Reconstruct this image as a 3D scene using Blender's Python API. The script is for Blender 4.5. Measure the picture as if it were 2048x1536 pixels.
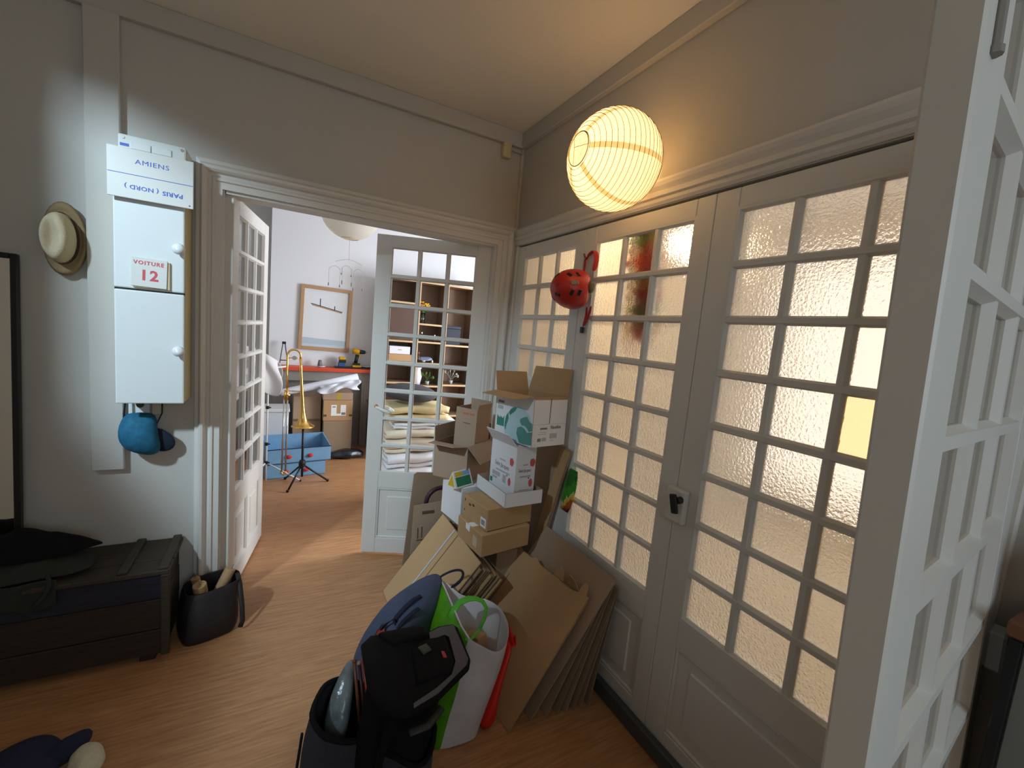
import bpy, bmesh, math, random
from mathutils import Vector, Matrix, noise as mnoise
random.seed(7)
PI = math.pi
for o in list(bpy.data.objects):
    bpy.data.objects.remove(o, do_unlink=True)
SC = bpy.context.scene
COL = SC.collection

# ---------------------------------------------------------------- camera
cam = bpy.data.cameras.new('camera')
cam.sensor_fit = 'HORIZONTAL'
cam.sensor_width = 36.0
cam.lens = 861.44 / 2048 * 36.0
cam.clip_start = 0.05
co = bpy.data.objects.new('camera', cam)
COL.objects.link(co)
F_ = Vector((0.47775179, 0.87118783, -0.11307074))
R_ = Vector((0.87813413, -0.4698953, 0.08988248))
U_ = Vector((-0.02517312, 0.14223279, 0.98951309))
cm = Matrix((R_, U_, -F_)).transposed().to_4x4()
cm.translation = (0, 0, 1.654)
co.matrix_world = cm
SC.camera = co

# ---------------------------------------------------------------- world, colour, lights
SC.view_settings.view_transform = 'Standard'
SC.view_settings.look = 'None'
SC.view_settings.gamma = 1.0
SC.view_settings.use_curve_mapping = False
SC.view_settings.exposure = 0.45
SC.cycles.use_denoising = True
SC.cycles.max_bounces = 10
SC.cycles.diffuse_bounces = 5
SC.cycles.transparent_max_bounces = 24
SC.cycles.sample_clamp_indirect = 6.0
w = bpy.data.worlds.new('world'); SC.world = w; w.use_nodes = True
w.node_tree.nodes['Background'].inputs[0].default_value = (0.6, 0.75, 1, 1)
w.node_tree.nodes['Background'].inputs[1].default_value = 0.3

def area(name, loc, target, sx, sy, power, col):
    l = bpy.data.lights.new(name, 'AREA'); l.shape = 'RECTANGLE'; l.size = sx; l.size_y = sy
    l.energy = power; l.color = col
    o = bpy.data.objects.new(name, l); COL.objects.link(o)
    o.location = loc
    o.rotation_euler = (Vector(target) - Vector(loc)).to_track_quat('-Z', 'Y').to_euler()
    return o
# daylight from the high window of the room left of the hall, through the transom opening in the left wall
area('window_light_side_room', (-2.0, 0.50, 3.10), (0.1, 2.7, 1.4), 0.17, 0.17, 78, (0.64, 0.85, 1.0))
# daylight from the window at the end of the hall behind the camera
area('window_light_hall', (0.5, -1.9, 1.9), (0.5, 2.0, 0.7), 1.1, 1.2, 13, (0.70, 0.87, 1.0))
# daylight through the window of the far room
area('window_light_far_room', (3.8, 3.75, 1.55), (0.0, 4.9, 1.1), 1.9, 1.7, 160, (0.86, 0.92, 1.0))
# daylight and lamp of the room behind the frosted doors
area('window_light_frosted_room', (3.7, 1.75, 1.5), (1.4, 1.75, 1.5), 2.6, 2.3, 16, (1.0, 0.95, 0.90))
LAMPCOL = (1.0, 0.74, 0.45)
def point(name, loc, power, r, col):
    l = bpy.data.lights.new(name, 'POINT'); l.energy = power; l.shadow_soft_size = r; l.color = col
    o = bpy.data.objects.new(name, l); COL.objects.link(o); o.location = loc; return o

# added warm fill light behind the camera, lifts the dim ceiling and bags
point('hall_warm_fill', (-0.5, -1.2, 2.5), 3.0, 0.15, LAMPCOL)

# ---------------------------------------------------------------- materials
def nodes(name):
    m = bpy.data.materials.new(name); m.use_nodes = True
    nt = m.node_tree; return m, nt, nt.nodes, nt.links
def M(name, col, rough=0.6, metal=0.0, vary=0.0, vs=6.0, bump=0.0, bs=60.0, stretch=None, spec=0.4, sheen=0.0, trans=0.0, emit=None):
    m, nt, N, L = nodes(name)
    b = N['Principled BSDF']
    b.inputs['Base Color'].default_value = (*col, 1)
    b.inputs['Roughness'].default_value = rough
    b.inputs['Metallic'].default_value = metal
    b.inputs['Specular IOR Level'].default_value = spec
    if sheen: b.inputs['Sheen Weight'].default_value = sheen
    if trans: b.inputs['Transmission Weight'].default_value = trans
    if emit:
        b.inputs['Emission Color'].default_value = (*emit[:3], 1); b.inputs['Emission Strength'].default_value = emit[3]
    if vary or bump:
        tc = N.new('ShaderNodeTexCoord'); mp = N.new('ShaderNodeMapping')
        L.new(tc.outputs['Object'], mp.inputs['Vector'])
        if stretch: mp.inputs['Scale'].default_value = stretch
        if vary:
            n = N.new('ShaderNodeTexNoise'); n.inputs['Scale'].default_value = vs; n.inputs['Detail'].default_value = 6
            L.new(mp.outputs[0], n.inputs['Vector'])
            mx = N.new('ShaderNodeMix'); mx.data_type = 'RGBA'
            mx.inputs[6].default_value = tuple(max(0, c * (1 - vary)) for c in col) + (1,)
            mx.inputs[7].default_value = tuple(min(1, c * (1 + vary)) for c in col) + (1,)
            L.new(n.outputs['Fac'], mx.inputs[0]); L.new(mx.outputs[2], b.inputs['Base Color'])
        if bump:
            n2 = N.new('ShaderNodeTexNoise'); n2.inputs['Scale'].default_value = bs; n2.inputs['Detail'].default_value = 4
            L.new(mp.outputs[0], n2.inputs['Vector'])
            bp = N.new('ShaderNodeBump'); bp.inputs['Strength'].default_value = bump; bp.inputs['Distance'].default_value = 0.01
            L.new(n2.outputs['Fac'], bp.inputs['Height']); L.new(bp.outputs[0], b.inputs['Normal'])
    return m
def glass_mat(name, tint=(1, 1, 1), ior=1.5):
    m, nt, N, L = nodes(name); N.remove(N['Principled BSDF'])
    t = N.new('ShaderNodeBsdfTransparent'); t.inputs[0].default_value = (*tint, 1)
    g = N.new('ShaderNodeBsdfGlossy'); g.inputs['Roughness'].default_value = 0.02
    f = N.new('ShaderNodeFresnel'); f.inputs[0].default_value = ior
    mx = N.new('ShaderNodeMixShader'); L.new(f.outputs[0], mx.inputs[0]); L.new(t.outputs[0], mx.inputs[1]); L.new(g.outputs[0], mx.inputs[2])
    L.new(mx.outputs[0], N['Material Output'].inputs[0]); return m
def frosted(name, tint, rough, bscale, bstr, ior=1.25, voro=False, milk=0.34, gloss=1.12):
    m, nt, N, L = nodes(name); N.remove(N['Principled BSDF'])
    tc = N.new('ShaderNodeTexCoord')
    n = N.new('ShaderNodeTexVoronoi' if voro else 'ShaderNodeTexNoise'); n.inputs['Scale'].default_value = bscale
    if not voro: n.inputs['Detail'].default_value = 2
    L.new(tc.outputs['Object'], n.inputs['Vector'])
    bp = N.new('ShaderNodeBump'); bp.inputs['Strength'].default_value = bstr; bp.inputs['Distance'].default_value = 0.01
    L.new(n.outputs[0], bp.inputs['Height'])
    r = N.new('ShaderNodeBsdfRefraction'); r.inputs['Color'].default_value = (*tint, 1); r.inputs['Roughness'].default_value = rough; r.inputs['IOR'].default_value = ior
    tl = N.new('ShaderNodeBsdfTranslucent'); tl.inputs['Color'].default_value = (*tint, 1)
    g = N.new('ShaderNodeBsdfGlossy'); g.inputs['Roughness'].default_value = 0.38
    for q in (r, g): L.new(bp.outputs[0], q.inputs['Normal'])
    a = N.new('ShaderNodeMixShader'); a.inputs[0].default_value = milk; L.new(r.outputs[0], a.inputs[1]); L.new(tl.outputs[0], a.inputs[2])
    f = N.new('ShaderNodeFresnel'); f.inputs[0].default_value = gloss
    mx = N.new('ShaderNodeMixShader'); L.new(f.outputs[0], mx.inputs[0]); L.new(a.outputs[0], mx.inputs[1]); L.new(g.outputs[0], mx.inputs[2])
    L.new(mx.outputs[0], N['Material Output'].inputs[0]); return m
def paper_lamp(name, col, emit=0.0):
    m, nt, N, L = nodes(name); N.remove(N['Principled BSDF'])
    d = N.new('ShaderNodeBsdfDiffuse'); d.inputs[0].default_value = (*col, 1)
    t = N.new('ShaderNodeBsdfTranslucent'); t.inputs[0].default_value = (*col, 1)
    a = N.new('ShaderNodeMixShader'); a.inputs[0].default_value = 0.55; L.new(d.outputs[0], a.inputs[1]); L.new(t.outputs[0], a.inputs[2])
    out = a
    if emit:
        e = N.new('ShaderNodeEmission'); e.inputs[0].default_value = (1.0, 0.66, 0.31, 1); e.inputs[1].default_value = emit
        s = N.new('ShaderNodeAddShader'); L.new(a.outputs[0], s.inputs[0]); L.new(e.outputs[0], s.inputs[1]); out = s
    L.new(out.outputs[0], N['Material Output'].inputs[0]); return m
def emission(name, col, s):
    m, nt, N, L = nodes(name); N.remove(N['Principled BSDF'])
    e = N.new('ShaderNodeEmission'); e.inputs[0].default_value = (*col, 1); e.inputs[1].default_value = s
    L.new(e.outputs[0], N['Material Output'].inputs[0]); return m
def floor_mat():
    m, nt, N, L = nodes('floor_strip_wood'); b = N['Principled BSDF']
    tc = N.new('ShaderNodeTexCoord'); mp = N.new('ShaderNodeMapping'); L.new(tc.outputs['Object'], mp.inputs[0])
    mp.inputs['Scale'].default_value = (1.0, 14.0, 1.0)
    mp.inputs['Rotation'].default_value = (0, 0, math.radians(-4))
    n = N.new('ShaderNodeTexNoise'); n.inputs['Scale'].default_value = 5.0; n.inputs['Detail'].default_value = 8; n.inputs['Roughness'].default_value = 0.65
    L.new(mp.outputs[0], n.inputs[0])
    bk = N.new('ShaderNodeTexBrick'); bk.inputs['Scale'].default_value = 1.0; bk.inputs['Mortar Size'].default_value = 0.0
    bk.inputs['Brick Width'].default_value = 0.42; bk.inputs['Row Height'].default_value = 0.045; bk.offset = 0.37
    bk.inputs['Color1'].default_value = (0.36, 0.36, 0.36, 1); bk.inputs['Color2'].default_value = (0.62, 0.62, 0.62, 1)
    L.new(tc.outputs['Object'], bk.inputs[0])
    ad = N.new('ShaderNodeMath'); ad.operation = 'MULTIPLY_ADD'; ad.inputs[1].default_value = 0.22
    L.new(bk.outputs[0], ad.inputs[0]); L.new(n.outputs['Fac'], ad.inputs[2])
    r = N.new('ShaderNodeValToRGB'); L.new(ad.outputs[0], r.inputs[0])
    r.color_ramp.elements[0].position = 0.38; r.color_ramp.elements[0].color = (0.31, 0.138, 0.058, 1)
    r.color_ramp.elements[1].position = 0.86; r.color_ramp.elements[1].color = (0.60, 0.315, 0.145, 1)
    L.new(r.outputs[0], b.inputs['Base Color']); b.inputs['Roughness'].default_value = 0.42
    b.inputs['Specular IOR Level'].default_value = 0.35
    return m

WALL = M('wall_paint', (0.52, 0.50, 0.46), 0.85, vary=0.03, vs=3)
WALL_UP = M('wall_paint_upper', (0.50, 0.475, 0.43), 0.85, vary=0.03, vs=3)
CEIL = M('ceiling_paint', (0.82, 0.77, 0.68), 0.9, vary=0.02, vs=2)
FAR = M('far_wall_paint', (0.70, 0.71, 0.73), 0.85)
WHITE = M('white_gloss_paint', (0.68, 0.665, 0.625), 0.38, vary=0.03, vs=9, bump=0.02, bs=30)
TRIM = M('trim_paint', (0.66, 0.63, 0.58), 0.45, vary=0.03, vs=6)
FLOOR = floor_mat()
SLATE = M('slate_paint', (0.07, 0.078, 0.082), 0.5)
KRAFT = M('kraft_card', (0.43, 0.265, 0.13), 0.82, vary=0.08, vs=7, bump=0.05, bs=90)
KRAFT_D = M('dark_kraft_card', (0.29, 0.20, 0.125), 0.85, vary=0.1, vs=6, bump=0.05, bs=90)
KRAFT_L = M('pale_kraft_card', (0.49, 0.31, 0.155), 0.8, vary=0.06, vs=5)
KRAFT_G = M('grey_kraft_card', (0.36, 0.25, 0.17), 0.82, vary=0.06, vs=5)
CARDW = M('white_card', (0.72, 0.71, 0.72), 0.7, vary=0.03, vs=5)
INK = M('grey_ink', (0.18, 0.18, 0.2), 0.7)
INKD = M('brown_ink', (0.10, 0.06, 0.035), 0.8)
REDINK = M('red_ink', (0.62, 0.09, 0.10), 0.6)
REDINK2 = M('faded_red_ink', (0.45, 0.14, 0.08), 0.7)
BLUEINK = M('blue_ink', (0.06, 0.13, 0.52), 0.5)
GREENINK = M('green_ink', (0.03, 0.22, 0.16), 0.5, vary=0.3, vs=40)
TEAL = M('teal_ink', (0.09, 0.27, 0.24), 0.5, vary=0.15, vs=20)
PALEBLUE = M('pale_blue_ink', (0.44, 0.58, 0.62), 0.5, vary=0.08, vs=15)
GREYINK = M('pale_grey_ink', (0.42, 0.42, 0.44), 0.7, vary=0.3, vs=160)
TAPE = M('clear_tape', (0.52, 0.43, 0.31), 0.2, spec=0.7)
BTAPE = M('pale_blue_tape', (0.48, 0.52, 0.62), 0.3)
LABELW = M('paper_label', (0.78, 0.78, 0.76), 0.6)
BLACK = M('black_plastic', (0.012, 0.012, 0.014), 0.4)
BLACKC = M('black_cloth', (0.0055, 0.005, 0.006), 0.9, vary=0.3, vs=60, spec=0.2, bump=0.25, bs=260)
CHAR = M('charcoal_cloth', (0.024, 0.024, 0.029), 0.9, vary=0.25, vs=90, bump=0.25, bs=260)
BRASS = M('brass_lacquer', (0.80, 0.50, 0.14), 0.2, metal=1.0)
STEEL = M('worn_steel', (0.55, 0.53, 0.50), 0.3, metal=1.0)
WOODF = M('oak_frame', (0.42, 0.25, 0.13), 0.5, vary=0.12, vs=4, stretch=(1, 1, 8))
CLEAR = glass_mat('clear_glass')
CLEARNEAR = glass_mat('clear_glass_near', (0.97, 0.99, 0.98), 1.5)
FROST = frosted('frosted_glass', (0.99, 0.94, 0.87), 0.16, 110.0, 0.55)
FROST_F = frosted('fine_frosted_glass', (0.97, 0.90, 0.80), 0.4, 60.0, 0.2, milk=0.42, gloss=1.05)
FROST_Y = frosted('hammered_glass', (1.0, 0.86, 0.50), 0.05, 42.0, 0.55, voro=True)

# ---------------------------------------------------------------- mesh helpers
WM = {}
class G:
    def __init__(s): s.bm = bmesh.new(); s.mi = 0
    def face(s, pts):
        vs = [s.bm.verts.new(p) for p in pts]
        f = s.bm.faces.new(vs); f.material_index = s.mi; return f
    def mesh(s, vs, fs):
        v = [s.bm.verts.new(p) for p in vs]
        for f in fs:
            try:
                q = s.bm.faces.new([v[i] for i in f]); q.material_index = s.mi
            except ValueError: pass
        return s
    def box(s, x0, x1, y0, y1, z0, z1, mat=None):
        P = [Vector((x, y, z)) for x in (x0, x1) for y in (y0, y1) for z in (z0, z1)]
        if mat: P = [mat @ p for p in P]
        return s.mesh(P, [(0, 1, 3, 2), (4, 6, 7, 5), (0, 4, 5, 1), (2, 3, 7, 6), (0, 2, 6, 4), (1, 5, 7, 3)])
    def rbox(s, x0, x1, y0, y1, z0, z1, b=0.005, mat=None, seg=1):
        t = bmesh.new(); g = G.__new__(G); g.bm = t; g.mi = s.mi; g.box(x0, x1, y0, y1, z0, z1)
        bmesh.ops.bevel(t, geom=t.edges[:], offset=b, segments=seg, affect='EDGES', profile=0.5)
        return s.add(t, mat)
    def add(s, t, mat=None):
        t.verts.ensure_lookup_table(); t.verts.index_update()
        vs = [(mat @ v.co if mat else v.co.copy()) for v in t.verts]
        fs = [tuple(v.index for v in f.verts) for f in t.faces]; t.free()
        return s.mesh(vs, fs)
    def prism(s, pts, off):
        off = Vector(off); n = len(pts); a = [Vector(p) for p in pts]; b = [p + off for p in a]
        return s.mesh(a + b, [tuple(range(n - 1, -1, -1)), tuple(range(n, 2 * n))] + [(i, (i + 1) % n, n + (i + 1) % n, n + i) for i in range(n)])
    def sheet(s, pts, th):
        a = [Vector(p) for p in pts]; nr = Vector((0, 0, 0))
        for i in range(len(a)): nr += (a[i] - a[0]).cross(a[(i + 1) % len(a)] - a[0])
        return s.prism(a, nr.normalized() * th)
    def tube(s, pts, r, n=8, closed=False, caps=True, flat=None):
        pts = [Vector(p) for p in pts]; m = len(pts); rs = r if hasattr(r, '__len__') else [r] * m
        rings = []; up = None
        for i, p in enumerate(pts):
            if closed: t = pts[(i + 1) % m] - pts[i - 1]
            else: t = pts[min(i + 1, m - 1)] - pts[max(i - 1, 0)]
            t.normalize()
            if up is None:
                up = Vector((0, 0, 1)) if abs(t.z) < 0.9 else Vector((1, 0, 0))
            a = t.cross(up)
            if a.length < 1e-5: a = t.cross(Vector((0, 1, 0.01)))
            a.normalize(); up = a.cross(t).normalized()
            k = flat or 1.0
            rings.append([p + (a * math.cos(2 * PI * j / n) + up * k * math.sin(2 * PI * j / n)) * rs[i] for j in range(n)])
        return s.loft(rings, closed=closed, caps=caps)
    def loft(s, rings, closed=False, caps=True, ring_closed=True):
        n = len(rings[0]); m = len(rings); vs = [p for r in rings for p in r]; fs = []
        for i in range(m if closed else m - 1):
            for j in range(n if ring_closed else n - 1):
                a = i * n + j; b = i * n + (j + 1) % n; c = ((i + 1) % m) * n + (j + 1) % n; d = ((i + 1) % m) * n + j
                fs.append((a, b, c, d))
        if caps and not closed and ring_closed:
            fs.append(tuple(range(n - 1, -1, -1))); fs.append(tuple((m - 1) * n + j for j in range(n)))
        return s.mesh(vs, fs)
    def lathe(s, prof, mat=None, n=20, caps=True):
        rings = []
        for r, z in prof:
            rings.append([(mat or Matrix()) @ Vector((r * math.cos(2 * PI * j / n), r * math.sin(2 * PI * j / n), z)) for j in range(n)])
        return s.loft(rings, caps=caps)
    def ball(s, c, r, n=16, m=10, mat=None, jit=0.0, js=8.0):
        rr = r if hasattr(r, '__len__') else (r, r, r); c = Vector(c); rings = []
        for i in range(1, m):
            th = PI * i / m
            rg = []
            for j in range(n):
                v = Vector((math.sin(th) * math.cos(2 * PI * j / n) * rr[0], math.sin(th) * math.sin(2 * PI * j / n) * rr[1], -math.cos(th) * rr[2]))
                if jit: v *= 1 + jit * mnoise.noise((v + c) * js)
                rg.append(((mat @ v) if mat else v) + c)
            rings.append(rg)
        return s.loft(rings)
    def grid(s, fn, nu, nv):
        vs = [fn(i / nu, j / nv) for i in range(nu + 1) for j in range(nv + 1)]
        fs = [(i * (nv + 1) + j, (i + 1) * (nv + 1) + j, (i + 1) * (nv + 1) + j + 1, i * (nv + 1) + j + 1) for i in range(nu) for j in range(nv)]
        return s.mesh(vs, fs)
    def build(s, name, mats, parent=None, smooth=False, local=False, sub=0, solid=0.0, bev=0.0):
        bm = s.bm
        bmesh.ops.recalc_face_normals(bm, faces=bm.faces[:])
        if bev: bmesh.ops.bevel(bm, geom=bm.edges[:], offset=bev, segments=2, affect='EDGES', profile=0.5)
        me = bpy.data.meshes.new(name)
        W = Matrix()
        if parent is not None: W = WM[parent.name]
        if parent is not None and not local: bm.transform(W.inverted())
        bm.to_mesh(me); bm.free()
        for m in (mats if isinstance(mats, (list, tuple)) else [mats]): me.materials.append(m)
        if smooth:
            for p in me.polygons: p.use_smooth = True
        o = bpy.data.objects.new(name, me); COL.objects.link(o)
        if parent is not None: o.parent = parent
        WM[o.name] = W.copy()
        if solid:
            md = o.modifiers.new('solid', 'SOLIDIFY'); md.thickness = solid; md.offset = 0
        if sub:
            md = o.modifiers.new('sub', 'SUBSURF'); md.levels = sub; md.render_levels = sub
        return o
def tag(o, label=None, cat=None, group=None, kind=None):
    if label: o['label'] = label
    if cat: o['category'] = cat
    if group: o['group'] = group
    if kind: o['kind'] = kind
    return o
def thing(name, label, cat, loc=(0, 0, 0), mat=None, group=None):
    o = bpy.data.objects.new(name, None); COL.objects.link(o); o.empty_display_size = 0.05
    m = mat if mat is not None else Matrix.Translation(loc)
    o.matrix_world = m; WM[o.name] = m.copy()
    return tag(o, label, cat, group)
def struct(name, g, mats, **k):
    return tag(g.build(name, mats, **k), kind='structure')
def sroot(name, mat=None, loc=(0, 0, 0)):
    o = bpy.data.objects.new(name, None); COL.objects.link(o); m = mat if mat is not None else Matrix.Translation(loc)
    o.matrix_world = m; WM[o.name] = m.copy(); o['kind'] = 'structure'; return o
def RZ(a): return Matrix.Rotation(math.radians(a), 4, 'Z')
def RX(a): return Matrix.Rotation(math.radians(a), 4, 'X')
def RY(a): return Matrix.Rotation(math.radians(a), 4, 'Y')
def T(*v): return Matrix.Translation(v)
def text(body, size, mat4, m, parent, name='lettering', spacing=1.0, bold=0.0, sx=1.0, local=False):
    c = bpy.data.curves.new('txt', 'FONT'); c.body = body; c.size = size; c.align_x = 'CENTER'; c.align_y = 'CENTER'
    c.space_character = spacing; c.offset = bold; c.extrude = 0.0003; c.resolution_u = 2
    t = bpy.data.objects.new('txt', c); COL.objects.link(t)
    dg = bpy.context.evaluated_depsgraph_get()
    me = bpy.data.meshes.new_from_object(t.evaluated_get(dg))
    bpy.data.objects.remove(t)
    me.transform((Matrix() if local else WM[parent.name].inverted()) @ mat4 @ Matrix.Diagonal((sx, 1, 1, 1)))
    me.materials.clear(); me.materials.append(m); me.name = name
    o = bpy.data.objects.new(name, me); COL.objects.link(o); o.parent = parent; WM[o.name] = WM[parent.name]
    return o
def dup(o, parent=None, label=None):
    c = o.copy(); COL.objects.link(c); c.parent = parent
    if label: c['label'] = label
    WM[c.name] = WM[o.name].copy()
    for ch in list(o.children): dup(ch, c)
    return c
def sup(c, a, b, z, n=20, e=3.5, rot=0.0):
    r = []
    for j in range(n):
        t = 2 * PI * j / n; ct, st = math.cos(t), math.sin(t)
        x = a * math.copysign(abs(ct) ** (2 / e), ct); y = b * math.copysign(abs(st) ** (2 / e), st)
        r.append(Vector((c[0] + x * math.cos(rot) - y * math.sin(rot), c[1] + x * math.sin(rot) + y * math.cos(rot), z)))
    return r
def lerp(a, b, t): return Vector(a) * (1 - t) + Vector(b) * t

# ================================================================ SETTING
g = G(); g.box(-4.0, 5.0, -2.4, 6.4, -0.08, 0.0); struct('floor', g, FLOOR)
g = G(); g.box(-1.52, 1.5, -2.2, 2.684, 2.965, 3.05); struct('ceiling', g, CEIL)
g = G(); g.box(-0.9, 4.0, 2.70, 6.4, 3.05, 3.12); struct('ceiling_far_room', g, FAR)
g = G(); g.box(1.48, 3.9, -0.3, 2.684, 2.965, 3.05); struct('ceiling_frosted_room', g, FAR)
g = G()
g.box(-1.62, -0.264, 2.684, 2.735, 0, 3.05); g.box(-0.264, 1.262, 2.684, 2.80, 2.238, 3.05); g.box(1.262, 3.9, 2.684, 2.80, 0, 3.05)
struct('wall_back', g, WALL)
# left wall of the hall with the opening that lets the daylight in
g = G()
g.box(-1.52, -1.5, -2.2, 0.73, 0, 2.965); g.box(-1.52, -1.5, 1.40, 2.684, 0, 2.965); g.box(-1.52, -1.5, 0.73, 1.40, 2.862, 2.965); g.box(-1.52, -1.5, 0.73, 1.40, 0, 2.26)
struct('wall_left', g, WALL)
g = G(); g.box(-4.0, -3.9, -2.3, 2.8, 0, 3.6); g.box(-4.0, -1.5, 2.684, 2.8, 0, 3.6); g.box(-4.0, -1.5, -2.3, -2.2, 0, 3.6); g.box(-4.0, -1.5, -2.3, 2.8, 3.55, 3.6); g.box(-1.62, -1.55, -2.2, 2.684, 2.97, 3.6)
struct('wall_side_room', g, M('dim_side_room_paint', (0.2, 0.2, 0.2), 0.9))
g = G(); g.box(-1.62, 1.5, -2.3, -2.2, 0, 3.05); struct('wall_front', g, WALL)
g = G()
g.box(1.40, 1.48, 0.25, 2.684, 2.246, 2.965); g.box(1.40, 1.48, -2.2, 0.25, 0, 2.965)
struct('wall_right', g, WALL_UP)
g = G(); g.box(3.8, 3.9, -0.3, 2.684, 0, 3.05); g.box(1.48, 3.9, -0.3, -0.2, 0, 3.05)
struct('wall_frosted_room', g, M('cream_room_paint', (0.74, 0.68, 0.58), 0.9))
g = G(); g.box(1.49, 3.8, -0.2, 2.68, 0.0, 0.02); struct('floor_frosted_room', g, M('pale_tile', (0.60, 0.55, 0.45), 0.7))
g = G(); g.box(1.50, 2.3, 2.62, 2.68, 0, 2.9); struct('wall_frosted_room_side', g, M('warm_cream_paint', (0.78, 0.66, 0.48), 0.9))
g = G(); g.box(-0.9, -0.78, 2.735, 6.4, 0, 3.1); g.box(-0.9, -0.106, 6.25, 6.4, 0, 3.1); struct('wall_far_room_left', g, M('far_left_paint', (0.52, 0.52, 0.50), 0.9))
g = G(); g.box(-0.106, 4.0, 6.0, 6.3, 0, 3.1); struct('wall_far_room_back', g, FAR)
g = G(); g.box(3.9, 4.0, 2.8, 6.1, 0, 3.1); struct('wall_far_room_right', g, FAR)
# ceiling edge beams
g = G(); g.rbox(-1.5, 1.40, 2.649, 2.684, 2.872, 2.965, 0.004); struct('trim_1', g, WALL_UP)
g = G(); g.rbox(1.365, 1.40, -2.2, 2.649, 2.872, 2.965, 0.004); struct('trim_2', g, WALL_UP)
# picture-rail moulding over the frosted doors
prof = [(0, 0), (0.006, 0), (0.014, 0.012), (0.014, 0.026), (0.024, 0.032), (0.024, 0.05), (0.016, 0.056), (0.028, 0.072), (0.034, 0.086), (0.03, 0.098), (0.012, 0.102), (0, 0.102)]
g = G(); g.loft([[Vector((1.40 - d, y, 2.250 + z)) for d, z in prof] for y in (0.20, 2.684)]); struct('trim_3', g, TRIM)
g = G(); g.box(1.444, 1.475, 0.25, 2.684, 2.19, 2.262); struct('trim_4', g, TRIM)
# casing of the open doorway: stepped profile mitred round the opening
prof = [(0.0, -0.05), (0.0, 0.018), (0.026, 0.018), (0.03, 0.026), (0.040, 0.026), (0.044, 0.018), (0.056, 0.018), (0.062, 0.032), (0.070, 0.040), (0.080, 0.042), (0.086, 0.034), (0.092, 0.022), (0.107, 0.018), (0.110, 0.0), (0.110, -0.05)]
g = G(); xl, xr, zt = -0.264, 1.262, 2.238; rings = []
for px, pz, sx, sz in ((xl, 0.0, -1, 0), (xl, zt, -1, 1.2), (xr, zt, 1, 1.2), (xr, 0.0, 1, 0)):
    rings.append([Vector((px + sx * o * (1.22 if sx > 0 else 1), 2.684 - d, pz + sz * o)) for o, d in prof])
g.loft(rings, caps=False); struct('trim_5', g, TRIM)
g = G(); g.box(-0.264, -0.254, 2.684, 2.735, 0, 2.238); g.box(1.248, 1.262, 2.684, 2.80, 0, 2.238); g.box(-0.25, 1.248, 2.684, 2.80, 2.224, 2.238)
struct('trim_6', g, TRIM)
# corner bead of the two walls, posts beside the frosted doors
g = G(); g.tube([(1.392, 2.676, 2.36), (1.392, 2.676, 2.872)], 0.012, 8); struct('trim_7', g, WALL)
g = G(); g.rbox(1.385, 1.46, 2.622, 2.684, 0, 2.246, 0.004); struct('trim_8', g, TRIM)
g = G(); g.rbox(1.385, 1.46, 0.25, 0.334, 0, 2.246, 0.004); struct('trim_9', g, TRIM)
# slate-grey skirting under the frosted doors
g = G(); g.rbox(1.368, 1.40, 0.25, 2.60, 0, 0.075, 0.006); struct('baseboard_right', g, SLATE)
# boxed-in pipe on the back wall beside the meter cupboard
g = G(); g.rbox(-0.765, -0.645, 2.652, 2.684, 0.835, 2.875, 0.004); struct('trim_10', g, WALL)

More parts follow.
